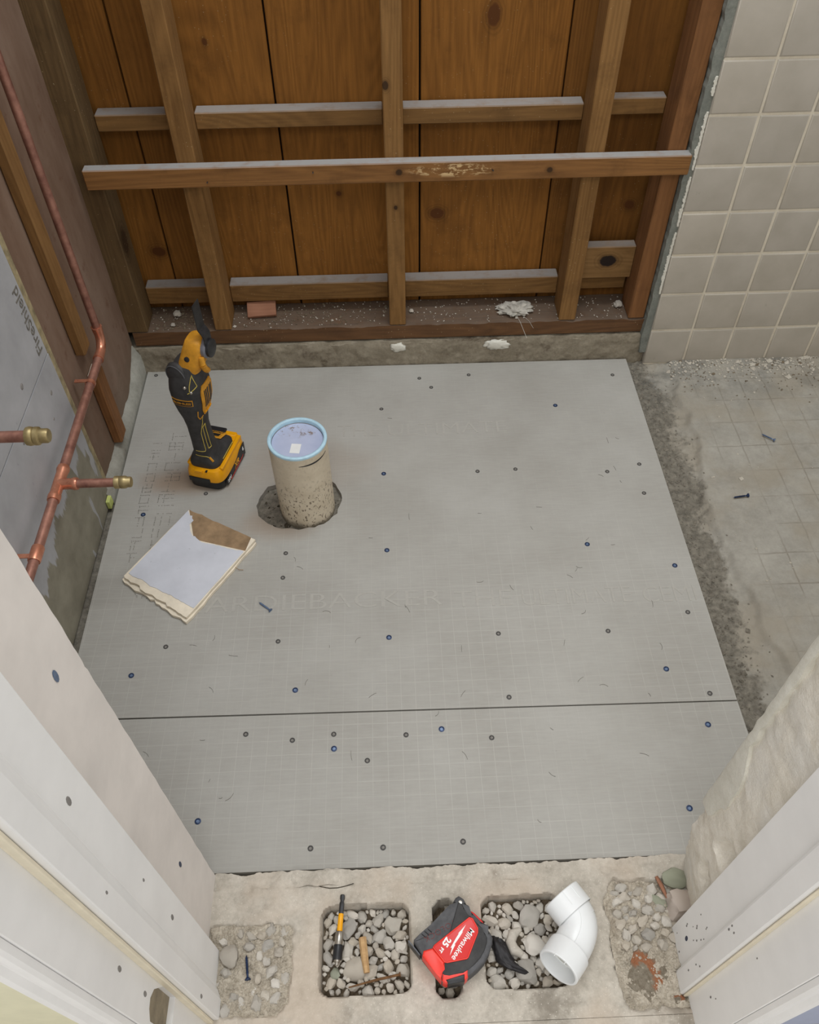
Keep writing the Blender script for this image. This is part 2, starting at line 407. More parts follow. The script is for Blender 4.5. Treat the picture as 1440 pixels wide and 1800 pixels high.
def board_mat():
    m = Mat('fibre_cement_board', 0.72, 0, 0.3); X, Y = m.xyz()['X'], m.xyz()['Y']
    c = m.ramp(m.noise(5, 5, 0.55), [(0.3, lin(155, 152, 145)), (0.7, lin(169, 167, 161))])
    c = m.mix(m.step(m.noise(240, 2, vec=m.mapped((1, 0.12, 1))), 0.3, 0.7, 0, 0.06), c, lin(140, 138, 130))
    c = m.mix(m.step(m.noise(240, 2, vec=m.mapped((0.12, 1, 1))), 0.3, 0.7, 0, 0.06), c, lin(214, 212, 206))
    # brown dried slurry around the pipe and under the saw
    def blob(x, y, rx, ry, amt, c):
        d = m.n('VectorMath', {0: m.co(), 1: (x, y, 0)}, operation='SUBTRACT').outputs[0]
        d = m.n('VectorMath', {0: d, 1: (1 / rx, 1 / ry, 0)}, operation='MULTIPLY').outputs[0]
        L = m.math('ADD', m.n('VectorMath', {0: d}, operation='LENGTH').outputs['Value'], m.math('MULTIPLY', m.noise(14, 4, 0.6), 0.5))
        return m.mix(m.step(L, 1.3, 0.55, 0, amt), c, lin(158, 138, 118))
    c = blob(-0.44, 1.215, .13, .05, 0.75, c); c = blob(-0.24, 1.09, .10, .06, 0.55, c); c = blob(-0.2, 1.25, .2, .1, 0.25, c)
    def line(v, w): return m.step(m.math('PINGPONG', v, 0.0127), w, w * 0.35)
    g = m.math('MAXIMUM', line(X, 0.0009), line(Y, 0.0009))
    gm = m.step(m.noise(4, 3, 0.6, vec=m.mapped((1, 1, 1), (1, 5, 0))), 0.35, 0.6, 0.15, 1.0)
    gm = m.math('MULTIPLY', gm, m.step(Y, 1.25, 0.75, 0.2, 1.0))
    c = m.mix(m.math('MULTIPLY', m.math('MULTIPLY', g, gm), 0.26), c, lin(198, 196, 189))
    # scuffs
    sc = m.math('MULTIPLY', m.step(m.noise(46, 4, 0.75), 0.66, 0.70), m.step(m.noise(5, 2, vec=m.mapped((1, 1, 1), (3, 3, 3))), 0.52, 0.6))
    c = m.mix(m.math('MULTIPLY', sc, 0.22), c, lin(120, 116, 108))
    m.color(c); m.bump(m.math('ADD', m.math('MULTIPLY', m.noise(420, 2), 0.3), m.math('MULTIPLY', m.math('MULTIPLY', g, gm), -0.5)), 0.25, 0.0008)
    return m.m
BOARD = board_mat()
EMBOSS = plain('board_relief', lin(168, 165, 158), 0.72, var=0.04, scale=120)
INK = plain('grey_ink', lin(118, 114, 106), 0.8, var=0.25, scale=300)
INK_DK = plain('dark_ink', lin(70, 68, 66), 0.8, var=0.15, scale=300)
def tile_mat():
    m = Mat('ceramic_tile', 0.38, 0, 0.45)
    r = m.n('ObjectInfo').outputs['Random']
    c = m.ramp(m.noise(14, 4, vec=m.mapped((1, 1, 1), rnd=5)), [(0.3, lin(172, 165, 153)), (0.7, lin(184, 177, 166))])
    c = m.mix(1.0, c, m.ramp(r, [(0, (0.96, 0.96, 0.96, 1)), (1, (1.03, 1.02, 1.0, 1))]), 'MULTIPLY')
    c = m.mix(m.step(m.noise(40, 4, 0.7, vec=m.mapped((1, 1, .4), rnd=9)), 0.68, 0.75, 0, 0.3), c, lin(132, 122, 106))
    m.color(c).bump(m.noise(16, 2), 0.1, 0.002); return m.m
TILE = tile_mat()
GROUT = concrete('cream_grout', lin(204, 194, 174), lin(226, 218, 202), lin(166, 152, 132), 0.4, 18, bump=0.2)
FELT = plain('dark_felt', lin(30, 22, 16), 0.95)
PAINT = plain('white_door_paint', lin(240, 239, 237), 0.42, var=0.03, scale=14, spec=0.4)
PAINT_BOARD = plain('white_wall_board', lin(226, 219, 212), 0.75, var=0.06, scale=12)
PAINT_CREAM = plain('cream_caulk', lin(232, 222, 198), 0.5, var=0.05)
HALL_R_SHADE = plain('shaded_hall_wall', lin(176, 184, 206), 0.8, var=0.03)  # bluish shading beyond the right casing, put into the wall colour
HALL = plain('pale_yellow_wall', lin(226, 222, 192), 0.8, var=0.03)
MORTISE = plain('mortise_wood', lin(150, 138, 116), 0.85, var=0.2, scale=40)
HOLE = plain('nail_hole', lin(138, 134, 130), 0.9, var=0.2)
def copper(name, a, b, rough):
    m = Mat(name, rough, 0.7, 0.5)
    m.color(m.ramp(m.noise(45, 5, 0.65), [(0.3, a), (0.7, b)])); m.rough(m.step(m.noise(30, 4), 0.2, 0.8, rough - 0.08, rough + 0.18)); return m.m
COPPER = copper('dull_copper', lin(138, 96, 84), lin(186, 138, 120), 0.5)
COPPER_B = copper('bright_copper', lin(190, 122, 96), lin(226, 160, 130), 0.28)
BRASS = copper('brass_cap', lin(142, 126, 88), lin(178, 160, 116), 0.45)
PVC = plain('white_pvc', lin(232, 234, 234), 0.35, var=0.02, scale=20, spec=0.5)
PVC_IN = plain('white_pvc_inside', lin(224, 224, 218), 0.45, var=0.03)
PRIMER = plain('pale_blue_primer', lin(176, 208, 224), 0.45, var=0.1, scale=60)
def dirty_pvc():
    m = Mat('dirty_cream_pvc', 0.5, 0, 0.4); Z = m.xyz()['Z']
    c = m.ramp(m.noise(25, 5), [(0.3, lin(196, 182, 158)), (0.7, lin(216, 204, 182))])
    sp = m.math('MULTIPLY', m.step(m.noise(210, 3, 0.6, vec=m.mapped((1, 1, .6))), 0.555, 0.63), m.step(Z, 0.15, 0.07, 0.12, 0.9))
    c = m.mix(sp, c, lin(96, 80, 62))
    c = m.mix(m.step(m.math('ADD', Z, m.math('MULTIPLY', m.noise(30, 4), 0.05)), 0.045, 0.022, 0, 0.85), c, lin(118, 110, 96))
    m.color(c); return m.m
PVC_DIRTY = dirty_pvc()
def cap_mat():
    m = Mat('lilac_cap_disc', 0.35, 0, 0.5)
    d = m.n('VectorMath', {0: m.co(), 1: (0.004, 0.012, 0)}, operation='SUBTRACT').outputs[0]
    L = m.n('VectorMath', {0: d}, operation='LENGTH').outputs['Value']
    k = m.math('MULTIPLY', m.step(L, 0.034, 0.052), m.step(m.noise(70, 5, 0.7), 0.52, 0.66))
    k = m.math('MULTIPLY', k, m.step(m.xyz()['Y'], 0.004, 0.026))
    m.color(m.mix(k, m.ramp(m.noise(18, 3), [(0.3, lin(164, 172, 198)), (0.7, lin(180, 187, 210))]), lin(120, 100, 80))); return m.m
CAPDISC = cap_mat()
PALE_RECT = plain('pale_rect_white', lin(224, 224, 222), 0.4, var=0.03)
BLACK = plain('marker_black', lin(22, 22, 24), 0.6, var=0.1)
RUBBER = plain('black_rubber', lin(58, 57, 57), 0.62, var=0.25, scale=60)
RUBBER_LT = plain('dusty_rubber', lin(84, 84, 86), 0.7, var=0.25, scale=70)
DARKPL = plain('dark_plastic', lin(34, 34, 36), 0.4, var=0.15)
YEL = plain('yellow_plastic', lin(236, 164, 10), 0.36, var=0.06, scale=50)
YELDUST = plain('dusty_yellow_plastic', lin(208, 146, 40), 0.55, var=0.14, scale=80)
YLINE = plain('pale_yellow_line', lin(206, 184, 88), 0.5)
REDP = plain('red_plastic', lin(214, 40, 36), 0.38, var=0.05)
REDB = plain('bright_red_plastic', lin(236, 62, 50), 0.4, var=0.05)
WHITEP = plain('white_print', lin(238, 238, 236), 0.5, var=0.02)
REDDK = plain('dark_red_relief', lin(112, 50, 48), 0.6)
STEEL = plain('steel', lin(176, 170, 160), 0.3, 0.9, var=0.1)
STEEL_DK = plain('dark_steel', lin(70, 70, 72), 0.4, 0.7, var=0.2, scale=80)
GREYMET = plain('grey_cast_metal', lin(128, 128, 136), 0.5, 0.4)
BLUESC = plain('blue_screw_coating', lin(38, 54, 86), 0.4, 0.3, var=0.25, scale=200)
BLUESC_LT = plain('worn_blue_coating', lin(104, 122, 150), 0.4, 0.4, var=0.2, scale=200)
SCREWDK = plain('recessed_screw_dark', lin(74, 72, 70), 0.6, 0.2, var=0.2, scale=200)
SCREWLT = plain('dusty_screw_head', lin(132, 128, 122), 0.7, 0.1, var=0.2, scale=200)
PAPER = Mat('white_board_paper', 0.75, 0, 0.25)
PAPER.color(PAPER.mix(PAPER.step(PAPER.noise(70, 4, 0.7), 0.68, 0.72, 0, 0.5), PAPER.ramp(PAPER.noise(15, 4), [(0.3, lin(192, 194, 202)), (0.7, lin(206, 208, 216))]), lin(132, 132, 136))); PAPER = PAPER.m
KRAFT = plain('torn_brown_paper', lin(152, 126, 96), 0.9, var=0.2, scale=40)
def stone_mat(name, cols, rnd=6.0):
    m = Mat(name, 0.85, 0, 0.25)
    r = m.n('ObjectInfo').outputs['Random']
    c = m.ramp(r, [(i / (len(cols) - 1), c) for i, c in enumerate(cols)])
    n = m.noise(90, 5, 0.7, vec=m.mapped((1, 1, 1), rnd=rnd))
    c = m.mix(m.step(n, 0.3, 0.7, 0.3, 0.0), c, lin(128, 114, 96))
    c = m.mix(m.step(m.noise(240, 3, vec=m.mapped((1, 1, 1), rnd=rnd)), 0.6, 0.72, 0, 0.4), c, lin(226, 218, 204))
    m.color(c).bump(n, 0.5, 0.0015); return m.m
STONE = stone_mat('pale_gravel', [lin(206, 198, 184), lin(184, 179, 170), lin(222, 216, 205), lin(170, 167, 161), lin(200, 190, 174), lin(230, 225, 216)])
STONE_GREEN = stone_mat('greenish_stone', [lin(164, 170, 152), lin(156, 160, 140)])
def brick_mat():
    m = Mat('orange_brick', 0.9, 0, 0.2); X, Y = m.xyz()['X'], m.xyz()['Y']
    g = m.ramp(m.noise(5, 6, 0.7), [(0.3, lin(150, 136, 116)), (0.7, lin(208, 196, 176))])
    o = m.ramp(m.noise(9, 5, 0.7), [(0.3, lin(200, 128, 90)), (0.7, lin(222, 158, 118))])
    L = m.n('VectorMath', {0: m.n('CombineXYZ', {0: m.math('ADD', X, 0.25), 1: Y, 2: 0.0}).outputs[0]}, operation='LENGTH').outputs['Value']
    k = m.math('ADD', m.math('ABSOLUTE', m.math('SUBTRACT', L, 0.72)), m.math('MULTIPLY', m.noise(3.5, 5, 0.65), 0.7))
    k = m.math('MULTIPLY', m.step(k, 0.70, 0.50), m.step(m.math('ADD', X, m.math('MULTIPLY', Y, 0.5)), -0.4, -0.1))
    m.color(m.mix(k, g, o)).bump(m.noise(9, 6, 0.7), 0.8, 0.03); return m.m
BRICK = brick_mat()
TAR = plain('black_tar', lin(40, 38, 40), 0.55, var=0.4, scale=90, bump=0.6)
COBWEB = plain('grey_plaster_clump', lin(190, 186, 176), 0.95, var=0.25, scale=90, bump=0.6)
CRUMB = stone_mat('pale_crumbs', [lin(206, 200, 188), lin(186, 178, 162)])
GREEN = plain('yellow_green_tape', lin(196, 204, 120), 0.6)

# ------------------------------------------------------------------ floor
def fl_h(x, y):
    base = -0.013
    if x > 0.59:
        e = 0.668 + 0.028 * fb(x * 0.2, y, 3.1, 6) + 0.03 * max(0, (0.9 - y) / 0.5)
        t = min(1, max(0, (x - e) / 0.012))
        rough = 0.0055 * fb(x, y, 0, 38) - 0.006
        smooth_ = -0.005 + 0.0008 * fb(x, y, 0, 25)
        base = (-0.010 + rough) * (1 - t) + smooth_ * t
    return base
us = rng(-0.70, 0.56, 0.06) + rng(0.57, 0.78, 0.0035) + rng(0.79, 1.75, 0.012)
fl = solid_hf('floor', us, rng(0.385, 1.60, 0.0045), fl_h, -0.12, FLOOR)
tag(fl, 'bare grey concrete floor with old tile marks right of the cement boards', 'floor', kind='structure')
hf = obj('floor_hall', bx(-1.6, 1.6, -1.2, 0.1862, -0.12, 0.0078, bev=0.0005), BLOCK)
tag(hf, 'pale concrete slab edge at the very bottom of the doorway', 'floor', kind='structure')

# ------------------------------------------------------------------ back wall
wb = obj('wall_back', bx(-0.70, 0.64, 1.713, 1.74, -0.1, 2.35), FELT)
tag(wb, 'open timber stud wall at the back with vertical brown planks', 'wall', kind='structure')
seams = [-0.70, -0.50, -0.212, 0.077, 0.363, 0.635]
for i in range(5):
    g0 = 0.0014 if i != 2 else 0.0025
    obj('plank', bx(seams[i] + g0, seams[i + 1] - g0, 1.69 + 0.002 * (i % 2), 1.712, 0.02, 2.35, bev=0.0015), PLANK, wb)
for (a, b, m) in ((-0.640, -0.566, STUD_DUSTY), (-0.408, -0.370, STUD), (0.002, 0.040, STUD), (0.402, 0.441, STUD), (0.567, 0.605, STUD_RED)):
    obj('stud', bx(a, b, 1.590, 1.664, 0.1105, 2.35, bev=0.002), m, wb)
for z0, z1 in ((0.142, 0.188), (0.552, 0.585)):
    for k, (a, b) in enumerate(((-0.565, -0.4085), (-0.3695, 0.0015), (0.0405, 0.4015), (0.4415, 0.5665))):
        if z0 < 0.3 and k == 3: a, b = 0.4415, 0.5665
        d = 0.006 if (k == 3 and z0 > 0.3) else 0
        if z0 < 0.3 and k == 3:
            obj('girt', bx(a, b, 1.668, 1.689, 0.142, 0.178, bev=0.002), GIRT, wb); continue
        obj('girt', bx(a, b, 1.655 + d, 1.689, z0 + d, z1 + d, bev=0.002), GIRT, wb)
tag(obj('blocking', bx(0.4415, 0.5665, 1.640, 1.6675, 0.190, 0.272, bev=0.002), KNOTBLK, wb), 'short knotty block between the two right studs')
rb = bx(-0.590, 0.611, 1.565, 1.5895, 0.478, 0.519, bev=0.002)
tag(obj('cross_rail', rb, RAIL, wb), 'horizontal dusty wooden rail nailed across the stud fronts')
for (x, z) in ((-0.14, 0.505), (-0.35, 0.49), (0.215, 0.50)):
    obj('nail', tube(B(), [(x, 1.566, z), (x + 0.001, 1.556, z + 0.003)], 0.0013, 6), STEEL_DK, wb)
# sill plate with a rough lower edge
def sill_pt(u, v): return (u, v)
si = solid_hf('sill_plate', rng(-0.603, 0.612, 0.008), rng(1.590, 1.689, 0.006),
              lambda x, y: 0.1095 + 0.0008 * fb(x, y, 0, 40) - (0.006 * max(0, fb(x, y, 5, 16)) if y < 1.596 else 0), 0.072, SILL, wb)
def curb_e(x, y):
    return (x, y + (0.006 * fb(x, y, 2, 18) if y < 1.60 else 0))
cu = solid_hf('concrete_curb', rng(-0.66, 0.622, 0.007), rng(1.583, 1.712, 0.009),
              lambda x, y: 0.067 + 0.003 * fb(x, y, 0, 25) - (0.012 * max(0, 0.2 + fb(x, y, 4, 14)) if y < 1.588 else 0), -0.1, CURB, wb, curb_e)
def cf(x, z):
    y = 1.5805 + 0.0028 * fb(x, z, 1, 20) + 0.0014 * fb(x, z, 5, 85)
    if z > 0.05: y += (z - 0.05) ** 1.5 * 2.2 * (0.6 + 0.6 * nz(x, 3, 0, 30))
    return (x, y, z + (0.003 * nz(x, 8, 0, 45) if z > .06 else 0))
grid('curb_face', rng(-0.5985, 0.618, 0.004), rng(-0.02, 0.069, 0.004), cf, CURB, wb)
for (x, w, h) in ((0.02, 0.020, 0.014), (0.258, 0.032, 0.016)):
    bm = B(); bmesh.ops.create_icosphere(bm, subdivisions=3, radius=1)
    for v in bm.verts:
        k = 0.9 + 0.45 * nz(v.co.x * 2 + x * 50, v.co.y * 2, v.co.z * 2) + 0.35 * nz(v.co.x * 5 + x * 50, v.co.y * 2, v.co.z * 6)
        v.co = Vector((x + v.co.x * w * k, 1.580 + v.co.y * 0.0045, 0.052 + v.co.z * h * k))
    obj('mortar_patch', bm, WHITE_PL, wb, True)

# ------------------------------------------------------------------ tiled wall, right of the studs
wt = obj('wall_tiled', bx(0.6245, 1.75, 1.5712, 1.70, -0.1, 2.35), GROUT)
tag(wt, 'beige square-tiled wall right of the open studs', 'wall', kind='structure')
gx = [0.6215 + 0.1005 * i for i in range(12)]
gz_ = [-0.0135 + 0.1013 * i for i in range(14)]
def tile_mesh(w, h):
    bm = bx(-w / 2, w / 2, -0.008, 0, -h / 2, h / 2, bev=0.0)
    es = [e for e in bm.edges if all(v.co.y < -0.004 for v in e.verts)]
    bmesh.ops.bevel(bm, geom=es, offset=0.0035, segments=3, affect='EDGES', profile=0.6)
    bmesh.ops.recalc_face_normals(bm, faces=bm.faces)
    me = bpy.data.meshes.new('tile'); bm.to_mesh(me); bm.free(); finish(me, TILE, 40); return me
tm = tile_mesh(0.0960, 0.0968)
for i in range(len(gx) - 1):
    for j in range(len(gz_) - 1):
        o = link(bpy.data.objects.new('tile', tm), wt)
        o.location = ((gx[i] + gx[i + 1]) / 2, 1.5775 + random.uniform(-.0006, .0006), (gz_[j] + gz_[j + 1]) / 2)
        o.rotation_euler = (random.uniform(-.006, .006), random.uniform(-.004, .004), random.uniform(-.006, .006))
# mortar bed showing along the broken left edge of the tiles, white plaster flecks on it
def edge_strip(name, x0f, x1f, y0, y1, zs, mat):
    v = []; f = []
    for z in zs:
        a, b = x0f(z), x1f(z)
        v += [(a, y0, z), (b, y0, z), (b, y1, z), (a, y1, z)]
    n = len(zs)
    for i in range(n - 1):
        for k in range(4): f.append((i * 4 + k, i * 4 + (k + 1) % 4, (i + 1) * 4 + (k + 1) % 4, (i + 1) * 4 + k))
    f.append((3, 2, 1, 0)); f.append(tuple((n - 1) * 4 + k for k in range(4)))
    return pyd(name, v, f, mat, wt)
edge_strip('mortar_bed', lambda z: 0.6065 + 0.003 * nz(z, 2, 0, 60) + 0.003 * nz(z, 0, 0, 22) - 0.004 * max(0, z - 0.45), lambda z: 0.630, 1.574, 1.66, rng(0.02, 2.3, 0.006), MORTAR)
for (z0, z1) in ((0.19, 0.345), (0.36, 0.47), (0.485, 0.60), (0.63, 0.665)):
    zs = rng(z0, z1, 0.002)
    edge_strip('plaster_fleck', lambda z: 0.6190 - (0.006 * max(0, 0.3 + nz(z, 7, 0, 45)) + .003 * nz(z, 3, 0, 190) + .002 * nz(z, 5, 0, 400)) * math.sin(PI * (z - z0) / (z1 - z0)) ** 0.5, lambda z: 0.6225 + .0012 * nz(z, 9, 0, 200), 1.5712, 1.576, zs, WHITE_PL)

# ------------------------------------------------------------------ left wall
wl = obj('wall_left', bx(-0.80, -0.668, 0.385, 1.74, -0.1, 2.35), FELT)
tag(wl, 'left wall with drywall, exposed brown sheet and copper pipes', 'wall', kind='structure')
obj('brown_sheet', bx(-0.632, -0.612, 1.15, 1.589, 0.012, 2.35), SHEET, wl)
obj('drywall_sheet', bx(-0.6175, -0.605, 0.40, 1.176, 0.3885, 2.35), DRYW, wl)
obj('drywall_sheet', bx(-0.6175, -0.605, 0.40, 1.178, -0.006, 0.3850), DRYW_LOW, wl)
obj('taped_edge', bx(-0.6118, -0.6065, 1.1785, 1.197, 0.0, 2.35, bev=0.001), EDGE, wl)
tag(obj('nailer_strip', bx(-0.6118, -0.591, 1.287, 1.326, 0.288, 2.35, bev=0.003), STRIP, wl), 'vertical wooden strip cut off above the pipe elbow')
tag(obj('nailer_strip', bx(-0.6118, -0.591, 1.300, 1.342, 0.036, 0.224, bev=0.003), STUD_RED, wl), 'short stub of wooden strip under the pipe')
obj('cut_end', bx(-0.6105, -0.592, 1.302, 1.340, 0.2242, 0.2265), CREAM, wl)
solid_hf('concrete_curb', rng(-0.665, -0.5965, 0.007), rng(1.165, 1.583, 0.008),
         lambda x, y: (0.028 + 0.045 * max(0, (y - 1.48) / 0.1)) * (1 if x < -0.605 else 0.8) + 0.006 * fb(x, y, 0, 22) - (0.008 if x > -0.600 else 0), -0.1, CURB_SIDE, wl)
tb = xf(text_bm('FireShield', 0.033, 0.0004), frame((-0.6045, 1.157, 0.470), (0, 0.03, 1), (1, 0, 0)))
tag(obj('printed_lettering', tb, INK, wl), 'grey lettering printed along the drywall edge')
for (y, z, r) in ((1.05, 0.42, .006), (1.13, 0.335, .005), (0.98, 0.36, .004), (1.10, 0.30, .003)):
    obj('screw_dimple', lathe(B(), [(r, 0), (r * .6, .0008)], 10, frame((-0.605, y, z), (0, 1, 0), (1, 0, 0))), HOLE, wl)
gt = obj('tape_scrap', bx(-0.604, -0.596, 1.145, 1.165, -0.004, 0.018, bev=0.001), GREEN)
tag(gt, 'small yellow-green tape scrap in the gap below the lower copper stub', 'tape scrap')

# copper run with a capped tee
XP, ZP = -0.578, 0.266
cp = empty('copper_pipe_run', (XP, 1.335, ZP), 0, 'long copper pipe bending along the left wall with a capped tee', 'pipe')
L = Vector((XP, 1.335, ZP)); sub = lambda p: Vector(p) - L
yv = 1.350
obj('riser_pipe', tube(B(), [sub((XP, yv, 2.3)), sub((XP, yv, 0.306))], 0.0078, 14), COPPER, cp, 40)
arc = [sub((XP, yv - 0.026 + 0.026 * math.cos(a), 0.292 - 0.026 * math.sin(a))) for a in [PI / 2 * k / 8 for k in range(9)]]
obj('elbow_fitting', tube(B(), [sub((XP, yv, 0.311)), sub((XP, yv, 0.3))] + arc + [sub((XP, yv - 0.036, ZP)), sub((XP, yv - 0.046, ZP))], [.0108, .0100] + [.0092] * 9 + [.0100, .0108], 16), COPPER_B, cp, 40)
obj('horizontal_pipe', tube(B(), [sub((XP, 1.31, ZP)), sub((XP, 0.50, ZP))], 0.0082, 14), COPPER, cp, 40)
tee = tube(B(), [sub((XP, y, ZP)) for y in (1.012, 1.006, 1.004, 0.998, 0.95, 0.944, 0.942, 0.934)], [.0104, .0112, .0112, .0097, .0097, .0112, .0112, .0104], 16)
tube(tee, [sub((x, 0.972, ZP)) for x in (XP, XP + .024, XP + .026, XP + .031, XP + .033)], [.0097, .0097, .0112, .0112, .0104], 16)
obj('tee_fitting', tee, COPPER_B, cp, 40)
obj('stub_pipe', tube(B(), [sub((XP, 0.972, ZP)), sub((-0.470, 0.972, ZP))], 0.0078, 14), COPPER, cp, 40)
Mx = frame(sub((-0.482, 0.972, ZP)), (0, 1, 0), (1, 0, 0))
obj('brass_cap', lathe(B(), [(.0092, 0), (.0112, .001), (.0112, .008), (.0103, .0095), (.0112, .011), (.0112, .019), (.0095, .022), (.0095, .027), (.0085, .029)], 20, Mx), BRASS, cp, 35)
obj('coupling', tube(B(), [sub((XP, y, ZP)) for y in (0.835, 0.833, 0.808, 0.806)], [.0098, .0104, .0104, .0098], 16), COPPER_B, cp, 40)
for y in (1.232, 0.812):
    bm = tube(B(), [sub((XP, y + .004, ZP)), sub((XP, y - .004, ZP))], .0096, 16)
    box(bm, *(lambda q: (q[0] - .028, q[0] - .002, q[1] - .004, q[1] + .004, q[2] + .0065, q[2] + .0085))(sub((XP, y, ZP))))
    obj('pipe_clip', bm, COPPER_B, cp)
cs = empty('copper_stub', (-0.603, 0.791, 0.557), 0, 'upper copper stub pipe with brass cap entering at the left edge', 'pipe')
obj('stub_pipe', tube(B(), [(-0.012, 0, 0), (0.128, 0, 0)], 0.0078, 14), COPPER, cs, 40)
obj('brass_cap', lathe(B(), [(.0092, 0), (.0122, .001), (.0130, .005), (.0122, .0095), (.0112, .0105), (.0125, .012), (.0122, .017), (.0098, .019), (.0098, .028), (.0085, .030)], 22, frame((0.122, 0, 0), (0, 1, 0), (1, 0, 0))), BRASS, cs, 35)

# ------------------------------------------------------------------ front partition, left jamb
wf = obj('wall_front_left', bx(-1.6, -0.297, 0.19, 0.392, -0.1, 2.35), PAINT_BOARD)
tag(wf, 'partition wall left of the doorway', 'wall', kind='structure')
zs = rng(0.006, 1.6, 0.008)
v = []; f = []
for z in zs:
    yy = 0.3935 + 0.0014 * nz(z, 0, 0, 30) - 0.006 * max(0, nz(z, 3, 0, 55) - 0.42)
    v += [(-0.2965, 0.29, z), (-0.2905, 0.29, z), (-0.2912, yy - .001, z), (-0.2965, yy, z)]
n = len(zs)
for i in range(n - 1):
    for k in range(4): f.append((i * 4 + k, i * 4 + (k + 1) % 4, (i + 1) * 4 + (k + 1) % 4, (i + 1) * 4 + k))
f += [(3, 2, 1, 0), tuple((n - 1) * 4 + k for k in range(4))]
pyd('end_board', v, f, PAINT_BOARD, wf)
hl = obj('wall_hall_left', bx(-1.6, -0.302, 0.168, 0.1895, -0.1, 2.35), HALL)
tag(hl, 'pale yellow hall wall in the lower left corner', 'wall', kind='structure')

def jamb(name, label, sg, xd, stop, casing, mort=None):
    # sg mirrors the profile: x values are given for the left side
    jb = bx(xd[0], xd[1], 0.152, 0.29, 0.004, 2.1, bev=0.0008)
    j = obj(name, jb, PAINT); tag(j, label, 'door frame', kind='structure')
    if mort: boolean(j, mort)
    obj('door_stop', prism(B(), stop, 0.004, 2.1), PAINT, j)
    obj('casing', prism(B(), casing, 0.0045, 2.15), PAINT, j)
    return j
# strike mortise: rounded at the top
pts = [(0.160, 0.20), (0.199, 0.20), (0.199, 0.262), (0.190, 0.298), (0.180, 0.308), (0.170, 0.306), (0.160, 0.296)]
mort = prism(B(), pts, -0.288, -0.270, Matrix(((0, 0, 1, 0), (1, 0, 0, 0), (0, 1, 0, 0), (0, 0, 0, 1))))
casL = [(-0.2820, 0.1515), (-0.2820, 0.1455), (-0.2840, 0.1425), (-0.2885, 0.1415), (-0.2910, 0.1450), (-0.2915, 0.1485), (-0.3000, 0.1490), (-0.3050, 0.1480), (-0.3070, 0.1425), (-0.3110, 0.1405), (-0.3150, 0.1425), (-0.3165, 0.1490), (-0.3260, 0.1540), (-0.3330, 0.1600), (-0.3330, 0.1675), (-0.302, 0.1675), (-0.302, 0.1515)]
stopL = [(-0.2800, 0.2902), (-0.2745, 0.2902), (-0.2738, 0.2890), (-0.2738, 0.2445), (-0.2700, 0.2395), (-0.2660, 0.2300), (-0.2650, 0.2280), (-0.2650, 0.2045), (-0.2658, 0.2035), (-0.2800, 0.2030)]
jl = jamb('trim_1', 'white painted door jamb on the left with strike mortise', 1, (-0.2968, -0.280), stopL, casL, mort)
obj('caulk_line', bx(-0.2805, -0.2715, 0.1985, 0.2028, 0.0045, 2.1, bev=0.001), PAINT_CREAM, jl)
obj('strike_mortise', bx(-0.2885, -0.2872, 0.158, 0.201, 0.198, 0.31), MORTISE, jl)
def dimples(j, lst, sgn):
    for (x, y, z, r, m) in lst:
        bm = lathe(B(), [(r, 0), (r * .8, .0005), (r * .35, .0004)], 10, frame((x, y, z), (0, 1, 0), (sgn, 0, 0)))
        for v in bm.verts: v.co.z = z + (v.co.z - z) * 1.7; v.co.y = y + (v.co.y - y) * .75
        obj('screw_hole', bm, m, j)
dimples(jl, [(-0.2738, 0.262, 0.655, .0042, HOLE), (-0.2738, 0.265, 0.287, .0040, HOLE), (-0.280, 0.184, 0.43, .0038, HOLE), (-0.280, 0.180, 0.33, .0038, HOLE), (-0.265, 0.211, 0.13, .0036, HOLE), (-0.2738, 0.268, 0.42, .0022, HOLE), (-0.265, 0.22, 0.55, .002, HOLE)], 1)
dimples(wf, [(-0.2905, 0.345, 0.22, .0042, BLUESC), (-0.2905, 0.352, 0.70, .0050, BLUESC_LT)], 1)

# ------------------------------------------------------------------ front partition, right side: broken plaster end and jamb
def rw_pt(s, z):
    # s runs along the plan outline: 0..1 the broken end (y .19 -> .39), 1..2 the bathroom face
    rec = 0.03 * max(0, 1 - z / 0.17) ** 1.3 if z < 0.17 else 0
    if s <= 1:
        y = 0.215 + s * (0.388 - 0.215)
        x = 0.3945 + rec * (0.3 + 0.7 * s) + 0.0020 * fb(y * 1.3, z, 1, 24) + 0.0012 * fb(y * 1.6, z, 4, 130)
        # chipped hollow beside the jamb
        d = max(abs(y - 0.316 + (z - .27) * .25) / 0.016, abs(z - 0.262) / 0.030); x += 0.016 * max(0, 1 - d) ** .5 * (1 if z < .285 else .6)
        d = math.hypot((y - 0.322) / 0.015, (z - 0.165) / 0.026) + .35 * nz(y, z, 0, 90); x += 0.018 * max(0, 1 - d) ** .6
        if s > 0.9: x += 0.006 * (s - 0.9) / 0.1 * (0.6 + nz(z, 9, 0, 40))
        return (x, y, z)
    t = s - 1
    x = 0.402 + t * 0.30 + rec
    y = 0.391 + 0.003 * nz(x, z, 3, 40) + 0.004 * min(1, t * 6) * 0
    return (x, y, z)
ss = rng(0, 1, 0.03) + [1.02, 1.06, 1.15, 1.4, 1.7, 2.0]
zr = rng(-0.02, 0.80, 0.005) + rng(0.86, 2.35, 0.15)
V = [rw_pt(s, z) for z in zr for s in ss]; F = []; n = len(ss)
nb = len(V)
for z in zr: V += [(1.6, 0.391, z), (1.6, 0.19, z), (0.45, 0.19, z)]
def col(j): return [j * n + i for i in range(n)] + [nb + j * 3 + k for k in range(3)]
for j in range(len(zr) - 1):
    a, b = col(j), col(j + 1); L2 = len(a)
    for i in range(L2): F.append((a[i], a[(i + 1) % L2], b[(i + 1) % L2], b[i]))
